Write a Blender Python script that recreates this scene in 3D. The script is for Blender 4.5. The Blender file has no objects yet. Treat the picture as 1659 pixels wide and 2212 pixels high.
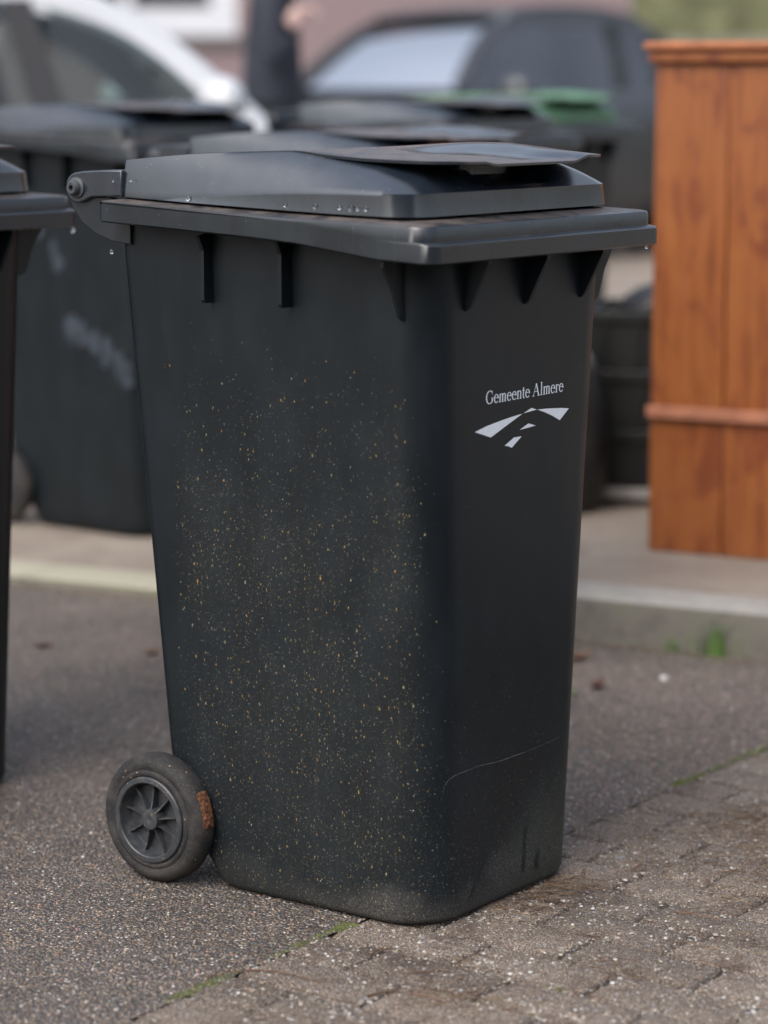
import bpy, bmesh, math, random
from mathutils import Vector, Matrix, noise
R = math.radians
random.seed(7)
sc = bpy.context.scene
COL = sc.collection

# ------------------------------------------------------------------ camera
cam_d = bpy.data.cameras.new("camera")
cam = bpy.data.objects.new("camera", cam_d)
COL.objects.link(cam)
CAM_H = 1.2021
cam.location = (0, 0, CAM_H)
cam.rotation_euler = (R(90 - 9.275), 0, 0)
cam_d.sensor_fit = 'HORIZONTAL'
cam_d.sensor_width = 24.0
cam_d.lens = 24.0 * 5680 / 1659
cam_d.clip_start = 0.05
cam_d.clip_end = 2000
cam_d.dof.use_dof = True
cam_d.dof.focus_distance = 3.86
cam_d.dof.aperture_fstop = 2.0
sc.camera = cam

# ------------------------------------------------------------------ world, sun, exposure (overcast day)
w = bpy.data.worlds.new("World")
sc.world = w
w.use_nodes = True
nt = w.node_tree
for n in list(nt.nodes): nt.nodes.remove(n)
sky = nt.nodes.new('ShaderNodeTexSky')
sky.sky_type = 'NISHITA'
sky.sun_disc = False
sky.sun_elevation = R(48)
sky.sun_rotation = R(215)
sky.air_density = 1.0
sky.dust_density = 4.0
hs = nt.nodes.new('ShaderNodeHueSaturation')
hs.inputs['Saturation'].default_value = 0.56
bg = nt.nodes.new('ShaderNodeBackground')
bg.inputs['Strength'].default_value = 0.15
wo = nt.nodes.new('ShaderNodeOutputWorld')
# overcast sky: the cloud cover is about three times brighter overhead than at the horizon
tc = nt.nodes.new('ShaderNodeTexCoord'); sx = nt.nodes.new('ShaderNodeSeparateXYZ')
mr = nt.nodes.new('ShaderNodeMapRange'); mr.inputs[1].default_value = 0.0; mr.inputs[2].default_value = 1.0
mr.inputs[3].default_value = 0.85; mr.inputs[4].default_value = 1.9
vs = nt.nodes.new('ShaderNodeVectorMath'); vs.operation = 'SCALE'
nt.links.new(tc.outputs['Generated'], sx.inputs[0]); nt.links.new(sx.outputs[2], mr.inputs[0])
nt.links.new(sky.outputs[0], hs.inputs['Color'])
nt.links.new(hs.outputs[0], vs.inputs[0]); nt.links.new(mr.outputs[0], vs.inputs['Scale'])
nt.links.new(vs.outputs[0], bg.inputs['Color'])
nt.links.new(bg.outputs[0], wo.inputs['Surface'])

sun_d = bpy.data.lights.new("sun", 'SUN')
sun_d.energy = 0.5
sun_d.angle = R(70)
sun_d.color = (1.0, 0.98, 0.95)
sun = bpy.data.objects.new("sun", sun_d)
COL.objects.link(sun)
_el, _az = R(48), R(215)
_dir = Vector((math.sin(_az) * math.cos(_el), math.cos(_az) * math.cos(_el), math.sin(_el)))
sun.rotation_euler = (-_dir).to_track_quat('-Z', 'Y').to_euler()

sc.view_settings.view_transform = 'Standard'
sc.view_settings.look = 'None'
sc.view_settings.gamma = 1
sc.view_settings.use_curve_mapping = False
sc.view_settings.exposure = 0.50
sc.render.engine = 'CYCLES'
sc.cycles.use_denoising = True
sc.cycles.max_bounces = 8
sc.cycles.transparent_max_bounces = 12

# ------------------------------------------------------------------ node helper
class NB:
    def __init__(s, name):
        s.m = bpy.data.materials.new(name); s.m.use_nodes = True
        s.t = s.m.node_tree
        for n in list(s.t.nodes): s.t.nodes.remove(n)
        s.out = s.t.nodes.new('ShaderNodeOutputMaterial')
    def n(s, typ, **kw):
        nd = s.t.nodes.new('ShaderNode' + typ)
        for k, v in kw.items():
            if hasattr(nd, k): setattr(nd, k, v)
        return nd
    def put(s, sock, v):
        if v is None: return
        if isinstance(v, bpy.types.NodeSocket): s.t.links.new(v, sock)
        else:
            try: sock.default_value = v
            except Exception: sock.default_value = (*v, 1.0)
    def math(s, op, a, b=None, c=None, clamp=False):
        nd = s.n('Math', operation=op); nd.use_clamp = clamp
        s.put(nd.inputs[0], a); s.put(nd.inputs[1], b); s.put(nd.inputs[2], c)
        return nd.outputs[0]
    def mr(s, v, a, b, c=0.0, d=1.0, smooth=True):
        nd = s.n('MapRange'); nd.interpolation_type = 'SMOOTHSTEP' if smooth else 'LINEAR'
        s.put(nd.inputs[0], v)
        for i, q in enumerate((a, b, c, d)): s.put(nd.inputs[i + 1], q)
        return nd.outputs[0]
    def mix(s, f, a, b, blend='MIX'):
        nd = s.n('Mix', data_type='RGBA', blend_type=blend)
        s.put(nd.inputs[0], f); s.put(nd.inputs[6], a); s.put(nd.inputs[7], b)
        return nd.outputs[2]
    def ramp(s, v, stops, interp='LINEAR'):
        nd = s.n('ValToRGB'); cr = nd.color_ramp; cr.interpolation = interp
        while len(cr.elements) < len(stops): cr.elements.new(0.5)
        for e, (p, c) in zip(cr.elements, stops):
            e.position = p; e.color = (*c, 1)
        s.put(nd.inputs[0], v)
        return nd.outputs[0]
    def pos(s): return s.n('NewGeometry').outputs['Position']
    def obj(s): return s.n('TexCoord').outputs['Object']
    def nrm(s): return s.n('TexCoord').outputs['Normal']
    def sep(s, v):
        nd = s.n('SeparateXYZ'); s.put(nd.inputs[0], v); return nd.outputs
    def scale(s, v, sc_):
        nd = s.n('Mapping'); s.put(nd.inputs['Vector'], v)
        nd.inputs['Scale'].default_value = sc_ if hasattr(sc_, '__len__') else (sc_,) * 3
        return nd.outputs[0]
    def noise(s, v, scale=5., detail=3., rough=.55, dist=0.):
        nd = s.n('TexNoise'); s.put(nd.inputs['Vector'], v)
        nd.inputs['Scale'].default_value = scale; nd.inputs['Detail'].default_value = detail
        nd.inputs['Roughness'].default_value = rough; nd.inputs['Distortion'].default_value = dist
        return nd.outputs['Fac']
    def voro(s, v, scale=5., feature='F1', rnd=1.):
        nd = s.n('TexVoronoi', feature=feature); s.put(nd.inputs['Vector'], v)
        nd.inputs['Scale'].default_value = scale; nd.inputs['Randomness'].default_value = rnd
        return nd.outputs
    def bump(s, h, strength=.3, dist=.002, normal=None):
        nd = s.n('Bump'); nd.inputs['Strength'].default_value = strength
        nd.inputs['Distance'].default_value = dist; s.put(nd.inputs['Height'], h)
        if normal is not None: s.put(nd.inputs['Normal'], normal)
        return nd.outputs[0]
    def bsdf(s, color=None, rough=.5, metal=0., normal=None, spec=None, coat=None, trans=None, ior=None):
        nd = s.n('BsdfPrincipled')
        s.put(nd.inputs['Base Color'], color); s.put(nd.inputs['Roughness'], rough); s.put(nd.inputs['Metallic'], metal)
        if normal is not None: s.put(nd.inputs['Normal'], normal)
        if spec is not None: s.put(nd.inputs['Specular IOR Level'], spec)
        if coat is not None: s.put(nd.inputs['Coat Weight'], coat); nd.inputs['Coat Roughness'].default_value = .05
        if trans is not None: s.put(nd.inputs['Transmission Weight'], trans)
        if ior is not None: s.put(nd.inputs['IOR'], ior)
        s.t.links.new(nd.outputs[0], s.out.inputs[0])
        return nd.outputs[0]

def simple(name, col, rough=.6, nscale=30, amt=.2, metal=0., coat=None, bump=.0, spec=None):
    b = NB(name)
    n1 = b.noise(b.pos(), nscale, 4)
    f = b.mr(n1, .3, .7, 1 - amt, 1 + amt, False)
    cn = b.n('VectorMath', operation='SCALE'); cn.inputs[0].default_value = col; b.put(cn.inputs['Scale'], f)
    nr = b.bump(n1, bump, .003) if bump else None
    b.bsdf(cn.outputs[0], rough, metal, nr, spec=spec, coat=coat)
    return b.m

# ------------------------------------------------------------------ plastic of the bins
SMUDGES = []
def bin_plastic(name, base, dirt=0, rough=.36, ior=1.5):
    """dirt 0: lid and rim (dust + faint streaks), 1: body (splashes), 2: plain"""
    b = NB(name)
    P = b.obj(); N = b.nrm()
    X, Y, Z = b.sep(P)[:3]; nx, ny, nz = b.sep(N)[:3]
    tone = b.noise(b.scale(P, (3, 3, 1.2)), 6, 3)
    c = b.mix(b.mr(tone, .35, .7), base, tuple(q * 1.35 for q in base))
    ro = b.mr(tone, .3, .7, rough - .04, rough + .07, False)
    micro = b.noise(P, 900, 2)
    streak = b.noise(b.scale(P, (60, 60, 2.5)), 3, 4)
    if dirt == 0:
        dust = b.mr(b.noise(P, 55, 6, .7), .52, .78)
        up = b.mr(nz, .955, .995)
        brown = b.math('MULTIPLY', up, b.mr(b.noise(P, 22, 5, .65), .30, .62))
        edge_n = b.math('MULTIPLY_ADD', b.noise(P, 30, 4), .03, -.015)
        yy_ = b.math('ADD', Y, edge_n)
        wet_ = b.math('MULTIPLY', b.math('MULTIPLY', b.mr(yy_, .015, .035), b.mr(yy_, .165, .140)), b.math('MULTIPLY', b.mr(Z, 1.085, 1.09), b.mr(X, .035, .0)))
        brown = b.math('MULTIPLY', brown, b.math('SUBTRACT', 1, wet_))
        ro = b.math('MULTIPLY_ADD', wet_, -.10, ro)
        c = b.mix(b.math('MULTIPLY', brown, .75), c, (.105, .078, .066))
        st = b.math('MULTIPLY', b.mr(streak, .58, .8), .10)
        c = b.mix(st, c, (.16, .17, .17))
        v = b.voro(P, 150)
        sp = b.math('MULTIPLY', b.math('LESS_THAN', v['Distance'], .16), b.math('GREATER_THAN', b.sep(v['Color'])[0], .95))
        c = b.mix(b.math('MULTIPLY', sp, .4), c, (.20, .19, .17))
        ro = b.math('ADD', ro, b.math('MULTIPLY', brown, .35), clamp=True)
        ro = b.math('ADD', ro, b.math('MULTIPLY', dust, .06), clamp=True)
    if dirt == 1:
        side = b.mr(b.math('MULTIPLY', ny, -1), .35, .85)
        front = b.mr(nx, .35, .9)
        big = b.noise(P, 7, 4, .6)
        # splash density on the side: rises from 0.9 m downwards, thin again near the rear edge
        dz = b.math('MULTIPLY', b.mr(Z, .88, .50), b.mr(X, -.46, -.38))
        dz = b.math('MULTIPLY', dz, b.mr(X, .02, -.04))
        dz = b.math('MULTIPLY', dz, b.mr(big, .30, .62, .45, 1.15))
        dside = b.math('MULTIPLY', dz, side)
        low = b.math('POWER', b.mr(Z, .42, .0, 0, 1, False), 1.6)
        dens_w = b.math('ADD', b.math('MULTIPLY', dside, .55), b.math('MULTIPLY', low, .75))
        def layer(c, vec, scl, dens, r0, r1, col, alpha):
            rot = b.n('Mapping'); b.put(rot.inputs['Vector'], vec)
            rot.inputs['Rotation'].default_value = (.62 + scl * .01, .48, .93)
            v = b.voro(rot.outputs[0], scl)
            cr = b.sep(v['Color'])
            on = b.math('LESS_THAN', cr[0], dens)
            rad = b.math('MULTIPLY_ADD', b.math('POWER', cr[1], 3.0), r1 - r0, r0)
            d = b.math('SUBTRACT', rad, v['Distance'])
            s_ = b.math('MULTIPLY', b.mr(d, 0, .10), on)
            cc = b.ramp(cr[2], col, 'CONSTANT')
            return b.mix(b.math('MULTIPLY', s_, alpha), c, cc)
        wob = b.n('VectorMath', operation='ADD')
        nz3 = b.n('TexNoise'); b.put(nz3.inputs['Vector'], P); nz3.inputs['Scale'].default_value = 260
        off = b.n('VectorMath', operation='MULTIPLY_ADD'); b.put(off.inputs[0], nz3.outputs['Color'])
        off.inputs[1].default_value = (.004, .004, .005); off.inputs[2].default_value = (-.002, -.002, -.0025)
        b.put(wob.inputs[0], P); b.put(wob.inputs[1], off.outputs[0])
        W = wob.outputs[0]
        yel = [(0, (.30, .21, .06)), (.3, (.34, .25, .09)), (.55, (.25, .23, .14)), (.75, (.42, .22, .07)), (.88, (.38, .33, .22))]
        pal = [(0, (.17, .16, .12)), (.35, (.22, .20, .14)), (.6, (.15, .15, .13)), (.85, (.34, .33, .30))]
        c = layer(c, b.scale(W, (1, 1, .8)), 460, b.math('MULTIPLY', dens_w, 2.0), .06, .46, pal, .42)
        lowb = b.math('MULTIPLY', b.mr(Z, .16, .0), b.mr(X, -.36, -.10))
        c = layer(c, W, 380, b.math('MULTIPLY', lowb, .8), .05, .42, pal, .75)
        c = layer(c, b.scale(W, (1, 1, .55)), 300, b.math('MULTIPLY', dside, .55), .06, .44, yel, .50)
        c = layer(c, b.scale(W, (1, 1, .45)), 130, b.math('MULTIPLY', dside, .10), .03, .24, yel, .75)
        c = layer(c, W, 190, b.math('MULTIPLY', b.math('ADD', low, .03), .10), .04, .24, [(0, (.5, .49, .46)), (.5, (.36, .30, .24)), (.8, (.30, .19, .13))], .9)
        # fine grey dust creeping up from the ground, thicker on the far part of the front
        farf = b.math('MULTIPLY', front, b.mr(Y, -.16, .16))
        hgt = b.math('ADD', b.math('MULTIPLY', farf, .15), .055)
        runs = b.mr(b.noise(b.scale(P, (70, 70, 3.0)), 2.0, 5, .7), .50, .75)
        c = b.mix(b.math('MULTIPLY', b.math('MULTIPLY', runs, dside), .07), c, (.12, .105, .060))
        haze_ = b.math('MULTIPLY', dside, b.mr(b.noise(P, 300, 4, .75), .40, .72))
        c = b.mix(b.math('MULTIPLY', haze_, .07), c, (.15, .14, .095))
        wav = b.math('MULTIPLY_ADD', b.noise(P, 9, 3), .12, -.06)
        zz = b.math('ADD', Z, wav)
        film = b.mr(b.math('DIVIDE', zz, hgt), 1.0, .15)
        film = b.math('MULTIPLY', film, b.math('MAXIMUM', front, b.mr(X, -.33, -.03, .25, 1.0)))
        grain = b.mr(b.noise(P, 620, 3, .8), .44, .62)
        # rubbed-clean streaks
        clean = None
        for (y0, z0, y1, z1, wd) in ((-.056, .090, -.098, .030, .008), (.043, .105, .041, .035, .007), (.080, .06, .076, .03, .009)):
            t = b.mr(Z, z1, z0, 0, 1, False)
            yl = b.math('MULTIPLY_ADD', t, y0 - y1, y1)
            dy = b.math('ABSOLUTE', b.math('SUBTRACT', Y, yl))
            k = b.mr(dy, wd, wd * .55)
            k = b.math('MULTIPLY', k, b.math('MULTIPLY', b.mr(Z, z1 - .008, z1 + .004), b.mr(Z, z0 + .01, z0 - .01)))
            clean = k if clean is None else b.math('MAXIMUM', clean, k)
        film = b.math('MULTIPLY', film, b.math('SUBTRACT', 1, b.math('MULTIPLY', clean, front)))
        fcol = b.mix(farf, (.13, .12, .11), (.115, .11, .075))
        c = b.mix(b.math('MULTIPLY', b.math('MULTIPLY', film, b.math('MULTIPLY_ADD', grain, .92, .08)), .85), c, fcol)
        scuff = b.mr(b.noise(b.scale(P, (20, 3, 20)), 8, 5, .7), .62, .72)
        c = b.mix(b.math('MULTIPLY', scuff, b.math('MULTIPLY', front, .06)), c, (.3, .3, .3))
        ro = b.math('ADD', b.math('MULTIPLY', film, .35), ro, clamp=True)
        ro = b.math('ADD', b.math('MULTIPLY', dside, .10), ro, clamp=True)
    wv = b.noise(P, 9, 2)
    nb = b.bump(wv, .10, .01)
    nb = b.bump(micro, .12, .0006, nb)
    b.bsdf(c, ro, 0, nb, spec=.85 if dirt == 0 else .38, ior=ior)
    return b.m

M = {}
M['bin_body'] = bin_plastic('bin_body_plastic', (.0042, .0074, .0100), 1, .42)
M['bin_plain'] = bin_plastic('bin_plain_plastic', (.0030, .0058, .0082), 2, .42)
M['bin_rim'] = bin_plastic('bin_rim_plastic', (.0055, .0090, .0130), 0, .30, 1.48)
M['bin_lid'] = bin_plastic('bin_lid_plastic', (.0110, .0165, .0245), 0, .22, 1.64)
M['bin_green'] = bin_plastic('bin_green_plastic', (.055, .165, .070), 0, .42)
M['print'] = simple('white_print', (.84, .88, .92), .5, 200, .06)
M['pin'] = simple('pin_plastic', (.05, .055, .062), .35, 60, .15)
M['smear'] = simple('pale_smear', (.026, .036, .050), .5, 20, .5)

def tyre_mat():
    b = NB('wheel_rubber'); P = b.obj()
    n1 = b.noise(P, 26, 5, .6); gr = b.noise(P, 600, 2, .6)
    c = b.mix(b.mr(n1, .42, .7), (.009, .009, .010), (.036, .032, .029))
    sp = b.math('MULTIPLY', b.mr(gr, .60, .72), .55)
    c = b.mix(sp, c, (.22, .19, .16))
    v = b.voro(P, 170)
    s2 = b.math('MULTIPLY', b.math('LESS_THAN', v['Distance'], .2), b.math('GREATER_THAN', b.sep(v['Color'])[0], .93))
    c = b.mix(s2, c, (.30, .19, .10))
    nb = b.bump(gr, .5, .0012); nb = b.bump(n1, .3, .003, nb)
    b.bsdf(c, .75, 0, nb); return b.m
M['rubber'] = tyre_mat()
def hub_mat():
    b = NB('wheel_hub_plastic'); P = b.obj()
    n1 = b.noise(P, 60, 5, .7)
    c = b.mix(b.mr(n1, .4, .75), (.030, .034, .040), (.075, .074, .074))
    v = b.voro(P, 200)
    s2 = b.math('MULTIPLY', b.math('LESS_THAN', v['Distance'], .18), b.math('GREATER_THAN', b.sep(v['Color'])[0], .95))
    c = b.mix(s2, c, (.32, .22, .12))
    b.bsdf(c, .40, 0, b.bump(n1, .08, .001)); return b.m
M['hub'] = hub_mat()
def mud_mat():
    b = NB('caked_mud'); P = b.obj()
    n1 = b.noise(P, 240, 5, .7)
    c = b.ramp(n1, [(.36, (.025, .012, .008)), (.48, (.10, .038, .017)), (.56, (.17, .066, .028)), (.7, (.26, .12, .055))])
    b.bsdf(c, .95, 0, b.bump(n1, 1, .003)); return b.m
M['mud'] = mud_mat()

def water_mat():
    b = NB('water_drop'); b.bsdf((.95, .97, 1), .02, trans=1.0, ior=1.33); return b.m
M['water'] = water_mat()

# ---- ground materials
def asphalt_mat():
    b = NB('asphalt'); P = b.pos()
    v = b.voro(P, 190); cr = b.sep(v['Color'])
    v2 = b.voro(P, 420); cr2 = b.sep(v2['Color'])
    stone = b.ramp(cr[0], [(0, (.035, .036, .040)), (.26, (.055, .050, .046)), (.45, (.085, .082, .080)), (.62, (.13, .092, .062)),
                           (.74, (.12, .12, .13)), (.84, (.20, .155, .11)), (.92, (.28, .19, .14)), (.965, (.42, .40, .37))], 'CONSTANT')
    fine = b.ramp(cr2[1], [(0, (.022, .022, .023)), (.5, (.048, .042, .037)), (.8, (.10, .075, .055)), (.95, (.25, .22, .18))], 'CONSTANT')
    mort = b.mr(v['Distance'], .30, .48)
    c = b.mix(mort, stone, fine)
    big = b.noise(P, 2.2, 5, .6)
    c = b.mix(b.math('MULTIPLY', b.mr(big, .5, .75), .45), c, (.085, .066, .055))
    wet = b.noise(P, 1.1, 4, .6)
    c = b.mix(1.0, c, b.ramp(wet, [(.3, (1.55, 1.50, 1.46)), (.7, (2.7, 2.56, 2.46))]), 'MULTIPLY')
    h = b.math('MULTIPLY_ADD', v['Distance'], -1.0, 1.0)
    h2 = b.math('MULTIPLY_ADD', v2['Distance'], -.4, h)
    ro = b.mr(cr[1], 0, 1, .42, .80, False)
    crk = b.noise(P, 5.5, 6, .72)
    c = b.mix(b.math('MULTIPLY', b.mr(crk, .54, .70), .40), c, (.095, .062, .048))
    c = b.mix(1.0, c, b.ramp(crk, [(.30, (.62, .62, .62)), (.46, (1, 1, 1))]), 'MULTIPLY')
    b.bsdf(c, ro, 0, b.bump(h2, 1.0, .006)); return b.m
M['asphalt'] = asphalt_mat()
def paver_mat():
    b = NB('paving_brick_concrete'); P = b.pos()
    rnd = b.n('ObjectInfo').outputs['Random']
    v = b.voro(P, 230); cr = b.sep(v['Color'])
    v2 = b.voro(P, 600); cr2 = b.sep(v2['Color'])
    stone = b.ramp(cr[0], [(0, (.12, .095, .078)), (.30, (.17, .135, .11)), (.50, (.22, .18, .155)), (.66, (.10, .085, .075)), (.76, (.30, .24, .17)),
                           (.86, (.21, .205, .21)), (.93, (.42, .36, .28)), (.97, (.62, .59, .56))], 'CONSTANT')
    sand = b.ramp(cr2[0], [(0, (.10, .075, .060)), (.4, (.17, .13, .105)), (.75, (.25, .20, .165)), (.93, (.42, .37, .31))], 'CONSTANT')
    c = b.mix(b.mr(v['Distance'], .18, .34), stone, sand)
    tint = b.ramp(rnd, [(0, (1.0, 1.02, 1.0)), (.35, (1.28, 1.31, 1.29)), (.7, (1.55, 1.60, 1.57)), (1, (1.12, 1.12, 1.10))])
    c = b.mix(1.0, c, tint, 'MULTIPLY')
    big = b.noise(P, 7, 6, .68)
    c = b.mix(b.math('MULTIPLY', b.mr(big, .50, .66), .72), c, (.075, .046, .034))
    bl = b.noise(P, 3.1, 4, .6)
    c = b.mix(b.math('MULTIPLY', b.mr(bl, .52, .70), .4), c, (.06, .055, .055))
    h = b.math('MULTIPLY_ADD', v['Distance'], -1.0, b.math('MULTIPLY', v2['Distance'], -.5))
    h = b.math('ADD', h, b.math('MULTIPLY', big, 3.0))
    jx = b.noise(P, 60, 4, .7)
    c = b.mix(b.math('MULTIPLY', b.mr(jx, .5, .62), .35), c, (.09, .07, .055))
    b.bsdf(c, .80, 0, b.bump(h, 1.0, .005)); return b.m
M['paver'] = paver_mat()
def soil_mat(name, stops, sc_=300, bump=.9):
    b = NB(name); P = b.pos()
    n1 = b.noise(P, sc_, 5, .7); n2 = b.noise(P, 12, 3)
    f = b.math('ADD', b.math('MULTIPLY', n1, .7), b.math('MULTIPLY', n2, .3))
    b.bsdf(b.ramp(f, stops), .95, 0, b.bump(n1, bump, .004)); return b.m
M['jointsand'] = soil_mat('joint_sand', [(.35, (.014, .012, .009)), (.5, (.034, .027, .020)), (.65, (.085, .065, .048))])
def pavement_mat():
    b = NB('pavement_concrete'); P = b.pos()
    big = b.noise(P, 1.3, 5, .6); fine = b.noise(P, 130, 3, .7); mid = b.noise(P, 9, 4, .6)
    c = b.mix(b.mr(big, .35, .65), (.17, .135, .11), (.25, .215, .175))
    c = b.mix(b.math('MULTIPLY', b.mr(mid, .5, .7), .5), c, (.12, .085, .07))
    c = b.mix(b.mr(fine, .5, .8), c, (.34, .30, .25))
    b.bsdf(c, .85, 0, b.bump(fine, .5, .002)); return b.m
M['pavement'] = pavement_mat()
def kerb_mat():
    b = NB('kerb_concrete'); P = b.pos(); N = b.n('NewGeometry').outputs['Normal']
    nz = b.sep(N)[2]; x = b.sep(P)[0]
    n1 = b.noise(P, 14, 5, .65); fine = b.noise(P, 250, 3, .7)
    c = b.mix(b.mr(n1, .3, .7), (.22, .215, .20), (.29, .28, .255))
    yellowish = b.mr(x, .05, -.3)
    c = b.mix(b.math('MULTIPLY', yellowish, .6), c, (.34, .315, .215))
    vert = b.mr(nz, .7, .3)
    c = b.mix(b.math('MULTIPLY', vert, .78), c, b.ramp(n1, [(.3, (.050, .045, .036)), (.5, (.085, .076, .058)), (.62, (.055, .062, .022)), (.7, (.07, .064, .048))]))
    c = b.mix(b.math('MULTIPLY', b.mr(fine, .55, .75), .3), c, (.36, .34, .31))
    b.bsdf(c, .8, 0, b.bump(fine, .5, .002)); return b.m
M['kerb'] = kerb_mat()
def vcol_mat(name, rough=.7, bump=.2):
    b = NB(name); a = b.n('VertexColor'); a.layer_name = 'Col'
    n1 = b.noise(b.pos(), 700, 2)
    c = b.mix(b.mr(n1, .3, .7, .0, .35), a.outputs[0], (.05, .04, .03))
    b.bsdf(c, rough, 0, b.bump(n1, bump, .001)); return b.m
M['grit'] = vcol_mat('grit_stones', .55)
M['litter'] = vcol_mat('plant_litter', .85)
M['moss'] = vcol_mat('moss_green', .9)
M['grass'] = vcol_mat('grass_green', .6)

def wood_mat():
    b = NB('orange_stained_wood'); P = b.obj()
    rnd = b.n('ObjectInfo').outputs['Random']
    off = b.n('VectorMath', operation='ADD'); b.put(off.inputs[0], P)
    cmb = b.n('CombineXYZ'); b.put(cmb.inputs[0], b.math('MULTIPLY', rnd, 17)); b.put(cmb.inputs[2], b.math('MULTIPLY', rnd, 9))
    b.put(off.inputs[1], cmb.outputs[0]); Q = off.outputs[0]
    g = b.noise(b.scale(Q, (16, 16, 1.1)), 2.5, 6, .62, .6)
    fine = b.noise(b.scale(Q, (120, 120, 3)), 3, 4, .7)
    blot = b.noise(b.scale(Q, (5, 5, 2)), 2.6, 5, .6, .8)
    c = b.ramp(g, [(.28, (.17, .048, .013)), (.43, (.28, .088, .022)), (.56, (.34, .118, .030)), (.75, (.22, .062, .016))])
    c = b.mix(b.math('MULTIPLY', b.mr(blot, .50, .62), .65), c, (.17, .036, .014))
    c = b.mix(b.math('MULTIPLY', b.mr(blot, .42, .30), .5), c, (.40, .165, .045))
    c = b.mix(b.math('MULTIPLY', b.mr(fine, .5, .75), .25), c, (.20, .05, .012))
    v = b.voro(b.scale(Q, (7, 7, 3)), 1.6)
    kn = b.mr(v['Distance'], .16, .05)
    c = b.mix(b.math('MULTIPLY', kn, .7), c, (.13, .035, .010))
    worn = b.math('MULTIPLY', b.mr(b.noise(b.scale(Q, (20, 20, 2)), 2, 5, .7), .60, .72), .5)
    c = b.mix(worn, c, (.42, .22, .165))
    c = b.mix(1.0, c, (.78, .72, .66), 'MULTIPLY')
    b.bsdf(c, .45, 0, b.bump(g, .15, .002)); return b.m
M['wood'] = wood_mat()
M['wood_pale'] = simple('weathered_batten', (.34, .135, .075), .55, 25, .25, bump=.1)
M['wood_cap'] = simple('wood_cap', (.34, .115, .042), .5, 18, .25, bump=.1)

def brick_wall_mat(name, c1, c2, mortar, vertical='xz'):
    b = NB(name); P = b.pos(); s = b.sep(P)
    cm = b.n('CombineXYZ'); b.put(cm.inputs[0], s[0]); b.put(cm.inputs[1], s[2])
    br = b.n('TexBrick'); b.put(br.inputs['Vector'], cm.outputs[0])
    br.inputs['Color1'].default_value = (*c1, 1); br.inputs['Color2'].default_value = (*c2, 1); br.inputs['Mortar'].default_value = (*mortar, 1)
    br.inputs['Scale'].default_value = 1.0; br.inputs['Brick Width'].default_value = .22; br.inputs['Row Height'].default_value = .0625
    br.inputs['Mortar Size'].default_value = .006; br.inputs['Mortar Smooth'].default_value = .3; br.inputs['Bias'].default_value = 0
    n1 = b.noise(P, 1.2, 5, .6); n2 = b.noise(P, 90, 4, .7)
    c = b.mix(b.math('MULTIPLY', b.mr(n1, .35, .7), .45), br.outputs[0], (.25, .18, .17))
    c = b.mix(b.math('MULTIPLY', b.mr(n2, .5, .75), .3), c, (.20, .13, .13))
    b.bsdf(c, .85, 0, b.bump(b.math('SUBTRACT', n2, br.outputs[1]), .6, .006)); return b.m
M['pinkbrick'] = brick_wall_mat('pink_brick', (.235, .155, .165), (.20, .15, .165), (.25, .23, .24))
M['redbrick'] = brick_wall_mat('red_brick', (.22, .09, .06), (.16, .07, .05), (.25, .23, .21))
M['white_frame'] = simple('white_window_frame', (.58, .60, .64), .35, 8, .05)
M['sill'] = simple('dark_stone_sill', (.10, .09, .088), .6, 12, .2, bump=.2)
M['rooftile'] = simple('roof_tile', (.06, .045, .04), .7, 14, .3, bump=.4)
M['fence'] = simple('mossy_fence_wood', (.125, .13, .065), .9, 7, .5, bump=.5)
M['fence_grey'] = simple('grey_fence_wood', (.20, .20, .145), .9, 7, .35, bump=.5)
M['crate'] = simple('black_crate_plastic', (.005, .006, .006), .5, 30, .3)
M['bag'] = simple('black_bag_film', (.010, .010, .011), .42, 40, .2, bump=.4)
M['board'] = simple('grey_board', (.25, .245, .23), .8, 20, .25)
M['leafred'] = simple('dead_leaf', (.085, .035, .025), .7, 60, .4)
M['leafgreen'] = simple('green_leaf', (.09, .19, .05), .6, 60, .3)
M['twig'] = simple('twig_bark', (.11, .055, .028), .8, 200, .4)
M['stone_white'] = simple('white_stone', (.62, .60, .56), .6, 90, .15)
M['leafbrown'] = simple('brown_leaf', (.16, .085, .05), .7, 60, .4)

def paint(name, c, rough=.25, spec=.5):
    b = NB(name); n1 = b.noise(b.pos(), 3, 3); f = b.noise(b.pos(), 60, 3)
    cc = b.mix(b.mr(n1, .3, .7, 0, .25), c, tuple(q * .8 for q in c))
    b.bsdf(cc, b.mr(f, .3, .7, rough, rough + .12, False), 0, None, coat=.6); return b.m
M['car_white'] = paint('white_car_paint', (.50, .515, .54))
M['car_dark'] = paint('dark_car_paint', (.032, .035, .042), .28)
M['car_black'] = simple('black_trim', (.012, .012, .013), .45, 20, .1)
M['seat'] = simple('car_seat_cloth', (.03, .03, .033), .8, 60, .3)
M['chrome'] = simple('wheel_alloy', (.45, .46, .48), .3, 30, .1, metal=.8)
M['lampglass'] = simple('lamp_glass', (.55, .58, .60), .1, 10, .1)
M['lampred'] = simple('red_lamp', (.35, .02, .02), .15, 10, .1)
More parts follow.
